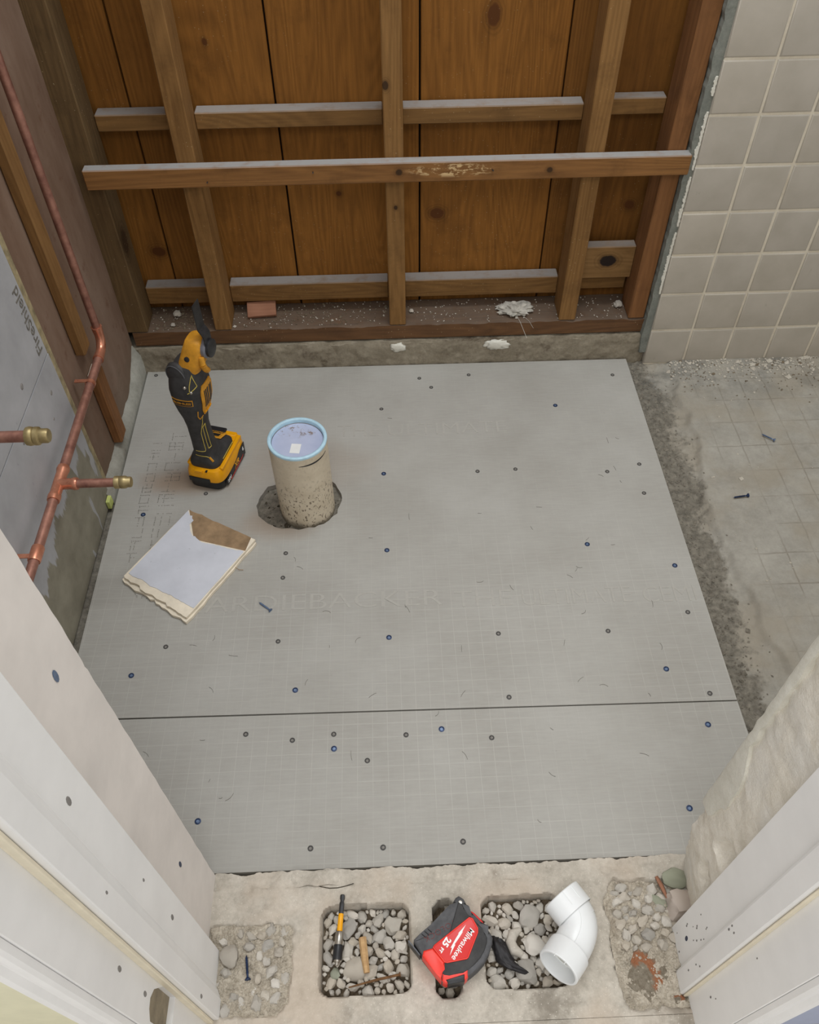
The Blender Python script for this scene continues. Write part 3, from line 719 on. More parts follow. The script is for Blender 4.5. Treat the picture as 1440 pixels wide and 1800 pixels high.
F.append(tuple(col(0)[::-1])); F.append(tuple(col(len(zr) - 1)))
wr = pyd('wall_front_right', V, F, PLASTER, None, 50)
tag(wr, 'broken plastered block wall end right of the doorway', 'wall', kind='structure')
# white skim coat left along the corner, with a smooth patch reaching inwards
zs = rng(0.245, 1.6, 0.005); v = []; f = []
for z in zs:
    inn = 0.007 + 0.003 * nz(z, 1, 0, 30)
    if z < 0.43: inn += 0.032 * math.sin(PI * min(1, (0.43 - z) / 0.2)) ** 0.7 * (0.8 + 0.3 * nz(z, 5, 0, 26))
    ex = 0.389 + 0.002 * nz(z, 8, 0, 50)
    v += [(0.3915, ex - inn, z), (0.3895 + 0.0012 * nz(z, 4, 0, 45), ex, z), (0.3925, ex + 0.0055, z), (0.402, ex + 0.0055, z), (0.402, ex - inn, z)]
n5 = 5
for i in range(len(zs) - 1):
    for k in range(5): f.append((i * 5 + k, i * 5 + (k + 1) % 5, (i + 1) * 5 + (k + 1) % 5, (i + 1) * 5 + k))
f += [(4, 3, 2, 1, 0), tuple((len(zs) - 1) * 5 + k for k in range(5))]
pyd('skim_coat', v, f, WHITE_PL, wr, 60)
hr = obj('wall_hall_right', bx(0.402, 1.6, 0.168, 0.1895, -0.1, 2.35), HALL_R_SHADE)
tag(hr, 'hall wall outside the right door casing', 'wall', kind='structure')
hd0 = obj('wall_front_header', bx(-0.3015, 0.4015, 0.168, 0.392, 2.102, 2.35), PAINT_BOARD)
tag(hd0, 'wall above the doorway, out of view', 'wall', kind='structure')
mir = lambda pts, dx: [(-x + dx, y) for x, y in pts][::-1]
stopR = [(0.3835, 0.2955), (0.3835, 0.2440), (0.3815, 0.2425), (0.3770, 0.2400), (0.3755, 0.2370), (0.3755, 0.2125), (0.3770, 0.2105), (0.3850, 0.2100), (0.3850, 0.2955)]
jr = obj('trim_2', bx(0.3850, 0.4015, 0.152, 0.2955, 0.004, 2.1, bev=0.0008), PAINT)
tag(jr, 'white painted door jamb on the right beside broken plaster', 'door frame', kind='structure')
obj('door_stop', prism(B(), stopR, 0.004, 2.1), PAINT, jr)
obj('casing', prism(B(), mir(casL, 0.1045), 0.0045, 2.15), PAINT, jr)
obj('caulk_line', bx(0.3785, 0.3852, 0.2072, 0.2098, 0.0045, 2.1, bev=0.001), PAINT_CREAM, jr)
rr = random.Random(3)
dm = [(0.3835, 0.268, 0.062, .0042, BLUESC)]
for k in range(14): dm.append((0.3835, rr.uniform(0.25, 0.288), rr.uniform(0.01, 0.16), rr.uniform(.0009, .0018), HOLE))
for k in range(6): dm.append((0.3755, rr.uniform(0.215, 0.235), rr.uniform(0.02, 0.3), rr.uniform(.001, .002), HOLE))
for k in range(3): dm.append((0.385, rr.uniform(0.165, 0.20), rr.uniform(0.05, 0.3), rr.uniform(.0012, .0022), HOLE))
dimples(jr, dm, -1)

# ------------------------------------------------------------------ cement boards
def cement_board(pts, label):
    ctr = Vector((sum(p[0] for p in pts) / 4, sum(p[1] for p in pts) / 4, 0))
    bm = prism(B(), pts, -0.0121, 0.0)
    o = obj('cement_board', bm, BOARD); tag(o, label, 'cement board'); return o
b1 = cement_board([(-0.592, 1.5795), (0.5805, 1.5755), (0.586, 0.6540), (-0.588, 0.6635)], 'large grey cement board with the pipe hole, nearest the stud wall')
b2 = cement_board([(-0.588, 0.6605), (0.586, 0.6515), (0.590, 0.3985), (-0.585, 0.3985)], 'narrow grey cement board strip between the joint and the doorway')
hole = [(-0.291, 1.136), (-0.286, 1.163), (-0.272, 1.190), (-0.238, 1.203), (-0.19, 1.209), (-0.150, 1.205), (-0.126, 1.193), (-0.113, 1.165), (-0.112, 1.143), (-0.122, 1.110), (-0.147, 1.083), (-0.168, 1.075), (-0.199, 1.070), (-0.236, 1.074), (-0.265, 1.087), (-0.283, 1.108)]
hp = []
for i in range(len(hole)):
    a, b = Vector(hole[i]), Vector(hole[(i + 1) % len(hole)])
    for t in (0, .33, .66):
        p = a.lerp(b, t); hp.append((p.x + random.uniform(-.0016, .0016), p.y + random.uniform(-.0016, .0016)))
boolean(b1, prism(B(), hp, -0.03, 0.02))
# rough dark bed inside the hole
def bed_h(x, y): return -0.0115 - 0.004 + 0.0055 * fb(x, y, 0, 60) + 0.003 * fb(x, y, 3, 160)
bd = grid('mortar_bed', rng(-0.300, -0.100, 0.0025), rng(1.060, 1.216, 0.0025), lambda x, y: (x, y, bed_h(x, y)), BEDC, fl)
# driven screws: coated blue heads and dusty countersunk ones
def screw_mesh(m1, m2, r):
    bm = lathe(B(), [(r, 0), (r * .98, .0007), (r * .62, .0009), (r * .5, .0003)], 14)
    bmesh.ops.recalc_face_normals(bm, faces=bm.faces)
    me = bpy.data.meshes.new('screw'); bm.to_mesh(me); bm.free(); me.materials.append(m1); me.materials.append(m2)
    for p in me.polygons:
        if p.normal.z > 0.9 and max((Vector((v_.co.x, v_.co.y)).length for v_ in [me.vertices[i] for i in p.vertices])) < r * .55: p.material_index = 1
    return me
SB = screw_mesh(BLUESC, BLUESC_LT, 0.0052); SD = screw_mesh(SCREWDK, SCREWLT, 0.0046)
blue = [(-0.526, 1.123), (-0.483, 0.745), (-0.33, 0.479), (-0.187, 0.704), (-0.019, 0.805), (-0.019, 1.008), (-0.022, 1.217), (0.382, 1.416), (0.385, 1.006), (0.477, 0.719), (0.523, 0.61), (0.067, 0.62), (-0.116, 0.592), (0.548, 0.946), (0.455, 0.469)]
dark = [(-0.57, 1.566), (0.096, 1.492), (0.069, 1.526), (0.189, 1.533), (0.536, 1.517), (-0.024, 1.422), (0.182, 1.215), (0.265, 1.218), (0.463, 1.202), (0.537, 1.221), (0.529, 1.137), (-0.402, 1.176), (-0.222, 1.009), (-0.224, 0.949), (-0.43, 0.802), (-0.224, 0.805), (0.184, 0.805), (0.388, 0.802), (0.546, 0.837), (0.542, 0.668), (0.189, 0.675), (-0.267, 0.624), (-0.187, 0.61), (-0.117, 0.618), (0.006, 0.612), (-0.06, 0.569), (0.151, 0.601), (-0.149, 0.43), (-0.036, 0.427), (0.089, 0.431)]
for lst, me in ((blue, SB), (dark, SD)):
    for x, y in lst:
        o = link(bpy.data.objects.new('screw', me), b1 if y > 0.657 else b2); o.location = (x, y, 0.0001); o.rotation_euler = (0, 0, random.uniform(0, 6))
# raised lettering pressed into the board face
def relief(word, x0, x1, y, h=.036, clip=0.578):
    bm = text_bm(word, 0.05, 0.00045, -0.0004)
    a = min(v.co.x for v in bm.verts); b = max(v.co.x for v in bm.verts); c = min(v.co.y for v in bm.verts); d = max(v.co.y for v in bm.verts)
    for v in bm.verts: v.co = Vector((x0 + (v.co.x - a) / (b - a) * (x1 - x0), y + ((v.co.y - c) / (d - c) - .5) * h - 0.012 * x0, v.co.z))
    bmesh.ops.delete(bm, geom=[v for v in bm.verts if not (-0.58 < v.co.x < clip)], context='VERTS')
    tag(obj('raised_lettering', bm, EMBOSS, b1), 'faint raised lettering pressed into the board', kind='stuff')
relief('HARDIEBACKER', -0.415, 0.085, 0.886); relief('THE', 0.108, 0.218, 0.886); relief('ULTIMATE', 0.238, 0.448, 0.886); relief('CEMENT', 0.470, 0.655, 0.886)
relief('THE', -0.125, -0.03, 1.352); relief('ULTIMATE', -0.01, 0.26, 1.352)
# illegible dot-matrix print along the left side: rows of small ink dots
r = random.Random(11); bm = B()
def dot(x, y, w=.0011, h=.0011):
    bm.faces.new([bm.verts.new((x + a * w, y + b * h, 0.00025)) for a, b in ((-1, -1), (1, -1), (1, 1), (-1, 1))])
def dline(x0, y0, x1, y1):
    n_ = max(2, int(math.hypot(x1 - x0, y1 - y0) / .0028))
    for k in range(n_ + 1):
        if r.random() < .8: dot(x0 + (x1 - x0) * k / n_ + r.uniform(-.0004, .0004), y0 + (y1 - y0) * k / n_ + r.uniform(-.0004, .0004), .0008, .0009)
for (xc, ya, yb, w_) in ((-0.498, 1.00, 1.37, .030), (-0.540, 1.00, 1.31, .018)):
    y = ya
    while y < yb:
        h_ = .022; xx = xc + r.uniform(-.003, .003)
        for sd in ((0, 0, 1, 0), (1, 0, 1, 1), (0, 1, 1, 1), (0, 0, 0, 1), (0, .5, 1, .5), (.4, 0, .4, 1)):
            if r.random() < .5: dline(xx + sd[0] * w_ - .0, y + sd[1] * h_, xx + sd[2] * w_, y + sd[3] * h_)
        y += .031
for q in range(7):
    for k in range(r.randint(5, 8)): dot(-0.505 + q * .012 + r.uniform(-.003, .003), 0.915 - q * .002 + k * .003, .001, .0008)
tag(obj('dotted_print', bm, INK, b1, fix=False), 'faded dot-matrix print on the board', kind='stuff')
# fine hair-like scratches and lint
r = random.Random(5); bm = B()
for k in range(60):
    x = r.uniform(-0.45, 0.52); y = r.uniform(0.43, 1.05) if r.random() < .8 else r.uniform(1.05, 1.45)
    if -0.56 < x < -0.25 and 0.83 < y < 1.25: continue
    if math.hypot(x + .184, y - 1.137) < .13: continue
    a = r.uniform(0, 6.28); l = r.uniform(.006, .022); cv = r.uniform(-1, 1) * 1.6; p = []
    for q in range(5):
        p.append((x, y, 0.0004)); x += l / 5 * math.cos(a); y += l / 5 * math.sin(a); a += cv / 4
    tube(bm, p, 0.00035, 4)
tag(obj('lint', bm, INK, b1, fix=False), 'short grey hairs and scratches', kind='stuff')

# ------------------------------------------------------------------ concrete block threshold with gravel-filled cells
def rr_sdf(x, y, c):
    x0, x1, y0, y1, rad = c
    qx = abs(x - (x0 + x1) / 2) - (x1 - x0) / 2 + rad; qy = abs(y - (y0 + y1) / 2) - (y1 - y0) / 2 + rad
    return math.hypot(max(qx, 0), max(qy, 0)) + min(max(qx, qy), 0) - rad
CELL1 = (-0.128, 0.001, 0.226, 0.343, 0.016); CELL2 = (0.108, 0.226, 0.226, 0.347, 0.016); SLOT = (0.036, 0.071, 0.218, 0.345, 0.014)
CELLA = (-0.300, -0.168, 0.205, 0.322, 0.02); CELLC = (0.292, 0.425, 0.193, 0.362, 0.02)
TOP = 0.008
def block(x0, x1, cells, label, depth):
    def h(x, y):
        z = TOP + 0.0010 * fb(x, y, 0, 45) + 0.0006 * fb(x, y, 2, 160)
        if y > 0.372: z -= 0.0035 * max(0, fb(x, y, 6, 22)) * 2
        for c, dep in zip(cells, depth):
            d = rr_sdf(x, y, c) + (0.0015 * nz(x, y, 1, 60) if dep > .02 else 0.007 * fb(x, y, 1, 30))
            if d < 0.0012: z = TOP - dep * (1 if dep > .02 else min(1, -d / .006 + .2)) if d < -0.0005 else TOP - (0.0035 if dep > .02 else .001)
        return z
    def e(x, y):
        if y > 0.36:
            k = (y - 0.36) / 0.034
            y += k * (0.004 * fb(x, 0, 3, 22) + 0.0015 * fb(x, 1, 3, 90)) + k * 0.004 * max(0, (x - 0.25) / 0.2)
        return (x, y)
    o = solid_hf('concrete_block', rng(x0, x1, 0.0024), rng(0.1865, 0.394, 0.0024), h, -0.11, BLOCK, None, e)
    tag(o, label, 'concrete block', 'concrete blocks of the threshold'); return o
blkA = block(-0.345, -0.1500, [CELLA], 'left threshold block with rubble-filled cell beside the left jamb', [0.012])
blkB = block(-0.1500, 0.2650, [CELL1, CELL2, SLOT], 'middle threshold block with two gravel-filled cells and a slot', [0.05, 0.05, 0.05])
blkC = block(0.2650, 0.56, [CELLC], 'right threshold block with rubble-filled cell beside the right jamb', [0.012])
cr = tube(B(), [(-0.165 + k * .012, 0.379 - 0.010 * math.sin(k * .35) + random.uniform(-.002, .002), TOP + 0.0004) for k in range(8)], 0.0007, 4)
obj('crack', cr, BEDC, blkB)
ch = grid('chipped_skin', rng(-0.175, -0.095, 0.003), rng(0.372, 0.394, 0.003), lambda x, y: (x + .004 * nz(x, y, 3, 60), y + 0.003 * nz(x, y, 0, 50), TOP + 0.0032 + 0.0022 * fb(x, y, 0, 45) - 0.004 * (abs(x + .135) / .04) ** 2), BLOCK, blkB)

# rubble beds in the cells (uncountable fines) and crumbs
def fines(name, c, zl, amp, mat, label, sc=90, n=0, seed=1, smin=.0012, smax=.0028):
    x0, x1, y0, y1, _ = c
    us, vs = rng(x0 - .001, x1 + .001, 0.0022), rng(y0 - .001, y1 + .001, 0.0022)
    fn = lambda x, y: (x, y, zl + amp * fb(x, y, 0, sc) + amp * .6 * fb(x, y, 3, sc * .3))
    vv = [fn(a, b) for b in vs for a in us]; k = len(us)
    ff = [(j * k + i, j * k + i + 1, (j + 1) * k + i + 1, (j + 1) * k + i) for j in range(len(vs) - 1) for i in range(k - 1)]
    rr = random.Random(seed)
    for _i in range(n):
        x, y = rr.uniform(x0, x1), rr.uniform(y0, y1); q = rr.uniform(smin, smax); z = fn(x, y)[2] + q * .3; b = len(vv)
        a = rr.uniform(0, 6); ca, sa = math.cos(a) * q, math.sin(a) * q
        vv += [(x + ca, y + sa, z), (x - sa, y + ca, z), (x - ca, y - sa, z), (x + sa, y - ca, z), (x, y, z + q * .8), (x, y, z - q)]
        for i in range(4): ff.append((b + i, b + (i + 1) % 4, b + 4)); ff.append((b + (i + 1) % 4, b + i, b + 5))
    o = pyd(name, vv, ff, mat, None, False)
    tag(o, label, 'gravel', kind='stuff'); return o
fines('gravel_fines', CELL1, -0.023, 0.004, DIRT_DARK, 'dark grit between the stones under the yellow bit holder', n=260, seed=1)
fines('gravel_fines', CELL2, -0.022, 0.004, DIRT_DARK, 'dark grit between the stones beside the white elbow', n=220, seed=2)
fines('gravel_fines', SLOT, -0.028, 0.005, DIRT_DARK, 'dark grit in the slot under the tape measure', n=60, seed=3)
fines('rubble_fines', CELLA, 0.0035, 0.0040, DIRT, 'loose mortar rubble in the block cell by the left jamb', n=1500, seed=4, smin=.0008, smax=.0028)
fines('rubble_fines', CELLC, 0.0025, 0.0045, DIRT, 'loose mortar rubble in the block cell by the right jamb', n=1700, seed=5, smin=.0008, smax=.0028)

# stones
def stone_mesh(seed, sub=2, flat=0.75, rough=0.35, sharp=False):
    bm = B(); bmesh.ops.create_icosphere(bm, subdivisions=sub, radius=1)
    rr = random.Random(seed); ox, oy, oz = rr.uniform(0, 50), rr.uniform(0, 50), rr.uniform(0, 50)
    planes = [Vector((rr.gauss(0, 1), rr.gauss(0, 1), rr.gauss(0, 1))).normalized() for _ in range(9)]
    for v in bm.verts:
        d = v.co.normalized(); r_ = 1.0
        for p in planes:
            k = d.dot(p)
            if k > 0.72: r_ = min(r_, 0.76 / k + (0 if sharp else 0.06))
        r_ *= 1 + rough * 0.45 * noise.noise(d * 1.6 + Vector((ox, oy, oz))) + 0.05 * noise.noise(d * 5 + Vector((ox, oy, oz)))
        v.co = Vector((d.x * r_, d.y * r_, d.z * r_ * flat))
    bmesh.ops.recalc_face_normals(bm, faces=bm.faces)
    me = bpy.data.meshes.new('stone'); bm.to_mesh(me); bm.free(); return me
def with_mat(me, m, sm=40):
    finish(me, m, sm); return me
SM = [with_mat(stone_mesh(s, 2, 0.8, 0.7, True), STONE, 28) for s in range(14)]
RK = [with_mat(stone_mesh(100 + s, 3, 0.7, 0.5, True), STONE, 30) for s in range(6)]
def put_stone(name, me, x, y, z, sx, sy, sz, rz, label, cat, group=None, tilt=0.25):
    o = link(bpy.data.objects.new(name, me)); o.location = (x, y, z); o.scale = (sx, sy, sz)
    o.rotation_euler = (random.uniform(-tilt, tilt), random.uniform(-tilt, tilt), rz); tag(o, label, cat, group); return o
bm = B(); bmesh.ops.create_cube(bm, size=1.7); bmesh.ops.subdivide_edges(bm, edges=bm.edges, cuts=7, use_grid_fill=True)
for v in bm.verts:
    d = v.co.copy(); r_ = d.length; d2 = d * (0.72 + 0.28 / max(r_, .4))
    v.co = d2 * (1 + 0.22 * noise.noise(d * 1.1 + Vector((3, 1, 7))) + 0.08 * noise.noise(d * 4))
bmesh.ops.recalc_face_normals(bm, faces=bm.faces)
ROCK = bpy.data.meshes.new('stone'); bm.to_mesh(ROCK); bm.free()
with_mat(ROCK, stone_mat('pinkish_rock', [lin(206, 192, 180), lin(200, 188, 178)]), 35)
# the large stones the photograph shows one by one
big = [
 (RK[0], -0.023, 0.318, .0145, .0140, 0.2, 'largest rounded grey stone, upper right in the gravel under the bit holder', -0.012),
 (RK[1], -0.089, 0.315, .0110, .0170, -0.5, 'tall pale stone just right of the yellow bit holder shaft', -0.012),
 (RK[2], -0.079, 0.262, .0185, .0165, 0.4, 'big pinkish stone below the wooden stick end', -0.014),
 (SM[3], -0.061, 0.233, .0112, .0108, 0.0, 'round smooth stone at the front of the cell under the nail', -0.014),
 (SM[5], -0.042, 0.305, .0130, .0100, 0.7, 'smooth grey stone touching the largest rounded stone', -0.017),
 (SM[7], -0.031, 0.264, .0085, .0100, 0.1, 'oval blue-grey stone right of the wooden stick', -0.014),
 (SM[8], -0.010, 0.258, .0110, .0105, 0.1, 'whitish round stone at the right rim of the cell with the stick', -0.013),
 (SM[1], -0.090, 0.286, .0085, .0150, 0.1, 'long grey stone touching the black end of the bit holder', -0.014),
 (RK[3], 0.180, 0.322, .0190, .0170, 0.2, 'big grey stone at the back of the cell beside the white elbow', -0.011),
 (RK[4], 0.181, 0.284, .0200, .0150, -0.5, 'big angular stone touching the mouth of the white elbow', -0.010),
 (RK[5], 0.166, 0.249, .0165, .0175, 0.5, 'big pale stone in front of the black tar lump', -0.010),
 (SM[2], 0.124, 0.236, .0140, .0110, -0.3, 'smooth grey stone in the front corner of the cell by the tape measure', -0.012),
 (SM[6], 0.128, 0.297, .0105, .0115, 0.3, 'brownish stone beside the round end of the tape measure', -0.012),
 (SM[4], 0.124, 0.318, .0160, .0085, -0.3, 'flat pale stone at the upper left rim of the elbow cell', -0.012),
 (ROCK, 0.402, 0.3240, .0215, .0195, 0.15, 'large rough pinkish rock wedged beside the right jamb', 0.010),
 (RK[2], -0.258, 0.282, .0140, .0165, 0.3, 'largest flat grey rock in the rubble by the left jamb', 0.006),
]
for me, x, y, sx, sy, rz, lab, z in big: put_stone('stone', me, x, y, z, sx, sy, min(sx, sy), rz, lab, 'stone')
gs = with_mat(stone_mesh(300, 3, 0.45, 0.3, True), STONE_GREEN, 30)
put_stone('stone', gs, 0.402, 0.362, 0.010, .0230, .0150, .017, -0.2, 'smooth greenish stone behind the pinkish rock by the right jamb', 'stone')
gs2 = with_mat(stone_mesh(301, 2, 0.6, 0.3, True), STONE_GREEN, 30)
put_stone('stone', gs2, -0.108, 0.258, -0.012, .0085, .0085, .0085, 0.5, 'small greenish stone just below the bit holder end', 'stone')
put_stone('stone', gs, 0.372, 0.332, 0.006, .0140, .0070, .008, -0.7, 'thin greenish shard left of the pinkish rock', 'stone')
# crescent-shaped stone
bm = tube(B(), [(.010, .018, .001), (-.001, .012, .003), (-.006, .001, .004), (-.002, -.010, .003), (.009, -.016, .001)], [.004, .0075, .008, .0085, .005], 12)
for v in bm.verts: v.co += Vector((nz(v.co.x, v.co.y, v.co.z, 120), nz(v.co.y, v.co.z, v.co.x, 120), 0)) * .0012
o = obj('stone', bm, STONE, None, 40); o.location = (0.1535, 0.287, -0.011); tag(o, 'crescent-shaped pale stone right of the black tar lump', 'stone')
# gravel packed around them
placed = [(b[1], b[2], min(b[3], b[4]) * .95) for b in big] + [(-0.108, 0.258, .008), (0.1535, 0.287, .010), (0.404, 0.36, .015), (0.138, 0.266, .012)]
def where(x, y, q, cell, label):
    a = (x - cell[0]) / (cell[1] - cell[0]); b = (y - cell[2]) / (cell[3] - cell[2])
    sz = 'tiny' if q < .0042 else ('small' if q < .0062 else 'thumbnail-sized')
    rw = 'front' if b < .33 else ('back' if b > .67 else 'middle'); cl_ = 'left' if a < .33 else ('right' if a > .67 else 'centre')
    return '%s stone, %s %s of the %s' % (sz, rw, cl_, label)
def pack(cell, n, rmin, rmax, z, name, label, group, seed, inset=0.002, mind=0.86, avoid=()):
    rr = random.Random(seed); k = 0; tries = 0; rad = rmax
    while k < n and tries < 9000:
        tries += 1; rad = rmax - (rmax - rmin) * min(1, (tries / 4500)) ** 0.6
        q = rad * rr.uniform(0.85, 1.1)
        x, y = rr.uniform(cell[0], cell[1]), rr.uniform(cell[2], cell[3])
        if rr_sdf(x, y, cell) > -q * 0.8 - inset: continue
        if any((x - a) ** 2 + (y - b) ** 2 < ((q + c) * mind) ** 2 for a, b, c in placed): continue
        if any(ax0 < x < ax1 and ay0 < y < ay1 for ax0, ax1, ay0, ay1 in avoid): continue
        placed.append((x, y, q)); k += 1
        put_stone(name, rr.choice(SM), x, y, z + (.002 if q < .004 else 0) + rr.uniform(-.003, .002), q * rr.uniform(.95, 1.5), q * rr.uniform(.75, 1.1), q * rr.uniform(.7, 1.0), rr.uniform(0, 6.28), where(x, y, q, cell, label), 'stone', group)
pack(CELL1, 105, .0028, .0092, -0.0125, 'gravel_stone', 'gravel cell under the yellow bit holder', 'gravel under the bit holder', 21)
pack(CELL2, 90, .0028, .0098, -0.0120, 'gravel_stone', 'gravel cell beside the white elbow', 'gravel beside the white elbow', 22)
pack(SLOT, 14, .0040, .0080, -0.0180, 'gravel_stone', 'slot under the tape measure', 'gravel in the slot', 23)
pack(CELLA, 30, .0016, .0085, 0.0052, 'gravel_stone', 'rubble cell by the left jamb', 'stones by the left jamb', 24, avoid=[(-0.245, -0.222, 0.245, 0.29)])
pack((0.300, 0.425, 0.262, 0.360, .02), 40, .0016, .0095, 0.0045, 'gravel_stone', 'rubble cell by the right jamb', 'stones by the right jamb', 25)
# orange brick remains
for (x, y, sx, sy, rz, lab) in ((0.335, 0.236, 0.026, .034, .3, 'orange brick remnant in the rubble by the right jamb'), (0.372, 0.205, .012, .006, .2, 'small orange brick chip at the front edge by the right jamb')):
    put_stone('brick_fragment', with_mat(stone_mesh(int(x * 1000), 3, 0.3, 0.8, True), BRICK, 30), x, y, 0.002, sx, sy, .015, rz, lab, 'brick', tilt=.05)
bm = B(); bmesh.ops.create_icosphere(bm, subdivisions=4, radius=1)
for v in bm.verts:
    d = v.co.copy(); k = 1 + 0.35 * noise.noise(d * 1.5 + Vector((4, 2, 1))) + 0.18 * noise.noise(d * 4.5)
    x_, y_ = d.x * .0105 * k, d.y * .024 * k
    v.co = Vector((x_ - y_ * .35 + max(0, -.004 - y_) * .7, y_ + max(0, -.012 - y_) * .4, d.z * .008 * k))
o = obj('tar_lump', bm, TAR, None, 50); o.location = (0.136, 0.268, -0.006); o.scale = (1.25, 1.15, 1.2); tag(o, 'black tar lump among the gravel beside the tape measure', 'tar lump')
# wooden stick and rusty nail in the left cell
st = obj('wood_stick', tube(B(), [(-.0028, .022, 0), (0, 0, .0008), (.0035, -.024, 0)], [.0058, .0056, .0044], 7), STICK, None, 40)
st.location = (-0.0655, 0.279, -0.0035); tag(st, 'short tan wooden stick lying on the gravel under the bit holder', 'stick')
nl = obj('rusty_nail', tube(B(), [(-.040, -.0065, -.001), (.0, .0015, 0), (.032, .0065, .001), (.0325, .0066, .001), (.034, .0068, .001)], [.0009, .0018, .0018, .0034, .0034], 8), plain('rust', lin(120, 86, 54), 0.8, .2, .3, 120), None, 40)
nl.location = (-0.048, 0.2445, -0.0045); tag(nl, 'thin rusty nail across the front of the gravel cell', 'nail')
ws = obj('wood_splinter', tube(B(), [(-.004, .014, .002), (.001, 0, .002), (.006, -.016, 0)], [.0028, .0036, .002], 5), CHIP, None)
ws.location = (0.378, 0.350, 0.012); tag(ws, 'brown wood splinter among the stones by the right jamb', 'splinter')

# ------------------------------------------------------------------ loose screws
def loose_screw(p0, p1, z, label, m=BLUESC):
    a, b = Vector((*p0, z)), Vector((*p1, z)); L = (b - a).length
    e = empty('loose_screw', (a + b) / 2 - Vector((0, 0, z - (z - .002))), 0, label, 'screw')
    e.location = ((a.x + b.x) / 2, (a.y + b.y) / 2, z - .0022)
    d = (b - a).normalized(); M = frame(Vector((0, 0, .0022)) - d * L / 2, d.orthogonal(), d)
    prof = [(.0002, 0), (.0012, .003)]; zz = .003
    while zz < L - .008: prof += [(.0021, zz + .0008), (.0013, zz + .0018)]; zz += .0018
    obj('shank', lathe(B(), prof + [(.0015, L - .004)], 9, M), m, e, 40)
    obj('head', lathe(B(), [(.0015, L - .0042), (.0043, L - .001), (.0043, L), (.0016, L), (.0012, L - .0012)], 14, M), m, e, 40)
loose_screw((-0.266, 0.892), (-0.242, 0.872), .0024, 'loose blue screw on the board right of the drywall scrap', BLUESC_LT)
loose_screw((0.832, 1.302), (0.856, 1.281), -.0005, 'loose grey-blue screw on the bare floor nearest the tiled wall', BLUESC_LT)
loose_screw((0.714, 1.117), (0.748, 1.122), -.0005, 'loose dark blue screw on the bare floor farther from the tiles')
loose_screw((-0.234, 0.282), (-0.229, 0.250), .009, 'blue screw lying in the rubble by the left jamb', BLUESC)

# ------------------------------------------------------------------ drain stub
DP = (-0.184, 1.137)
dp = empty('drain_pipe', (DP[0], DP[1], -0.012), 0, 'cream capped plastic drain stub standing in the board hole', 'pipe')
seg = 56
obj('pipe_wall', lathe(B(), [(.0572, -.004), (.0572, .207), (.0515, .207), (.0515, .150)], seg), PVC_DIRTY, dp, 40)
obj('primed_rim', lathe(B(), [(.0575, .2035), (.0577, .2075), (.0568, .2090), (.0525, .2092), (.0508, .2080), (.0508, .2000)], seg, cap=False), PRIMER, dp, 60)
cp2 = obj('cap_disc', lathe(B(), [(.0513, .1935), (.0513, .1975), (.0500, .1992), (.047, .1995)], seg), CAPDISC, dp, 40)
obj('pale_rect', bx(-.0095, .0095, -.0125, .0125, .1996, .2000, M=Matrix.Translation((-0.003, -.020, 0)) @ Matrix.Rotation(-.12, 4, 'Z')), PALE_RECT, dp)  # thin pale rectangle on the cap disc
bm = B()
pts = []
for k in range(15):
    t = k / 14; th = math.radians(-86 + 66 * t); pts.append((.0574 * math.cos(th), .0574 * math.sin(th), .187 + .004 * t ** 3))
tube(bm, pts, [.0004 + .0012 * math.sin(PI * min(1, k / 14 * 1.05)) for k in range(15)], 6)
obj('marker_line', bm, BLACK, dp)
bm = B()
for v_ in range(0, 1): pass
rr = random.Random(9)
for k in range(60):
    a = rr.uniform(0, 6.28); q = rr.uniform(.053, .058) if rr.random() < .2 else rr.uniform(.060, .085)
    bmesh.ops.create_icosphere(bm, subdivisions=1, radius=rr.uniform(.0008, .0022), matrix=Matrix.Translation((DP[0] + q * math.cos(a), DP[1] + q * math.sin(a), bed_h(DP[0] + q * math.cos(a), DP[1] + q * math.sin(a)))))
tag(obj('mortar_grit', bm, CRUMB, None, fix=False), 'grit on the dark mortar around the drain stub', 'grit', kind='stuff')

# ------------------------------------------------------------------ drywall scrap
def ragged(a, b, n, amp, seed, out=0.0):
    rr = random.Random(seed); a, b = Vector(a), Vector(b); d = (b - a); nn = Vector((d.y, -d.x)).normalized(); P = []
    for k in range(n):
        t = k / n; p = a + d * t
        w = amp * (noise.noise(Vector((t * 7, seed, 0))) + .6 * noise.noise(Vector((t * 19, seed, 3)))) * math.sin(PI * t) ** .3
        P.append(p + nn * (w + out * math.sin(PI * t) ** .5))
    return P
c1, c2, c3, c4 = Vector((-0.427, 1.121)), Vector((-0.283, 1.036)), Vector((-0.394, 0.862)), Vector((-0.529, 0.957))
sc = empty('drywall_scrap', (-0.408, 0.994, 0), 0, 'broken square scrap of white drywall lying on the cement board', 'drywall scrap')
off = Vector((-0.408, 0.994)); loc = lambda P: [(p.x - off.x, p.y - off.y) for p in P]
lower = ragged(c1, c2, 16, .004, 1) + ragged(c2 + Vector((.001, -.003)), c3 + Vector((-.002, -.014)), 14, .0035, 2) + ragged(c3 + Vector((-.004, -.013)), c4 + Vector((-.008, -.006)), 22, .006, 3) + ragged(c4 + Vector((-.007, -.003)), c1, 6, .001, 4)
obj('lower_layer', prism(B(), loc(lower), 0.0006, 0.0072), CREAM, sc)
mid = ragged(c1, c2, 16, .003, 1) + ragged(c2, c3 + Vector((.000, -.004)), 12, .0012, 5) + ragged(c3 + Vector((-.003, -.006)), c4 + Vector((-.004, -.002)), 24, .005, 6) + ragged(c4 + Vector((-.003, 0)), c1, 6, .001, 4)
obj('gypsum_core', prism(B(), loc(mid), 0.0088, 0.0136), CREAM, sc)
inner = [c + (off - c) * .05 for c in (c1, c2, c3, c4)]
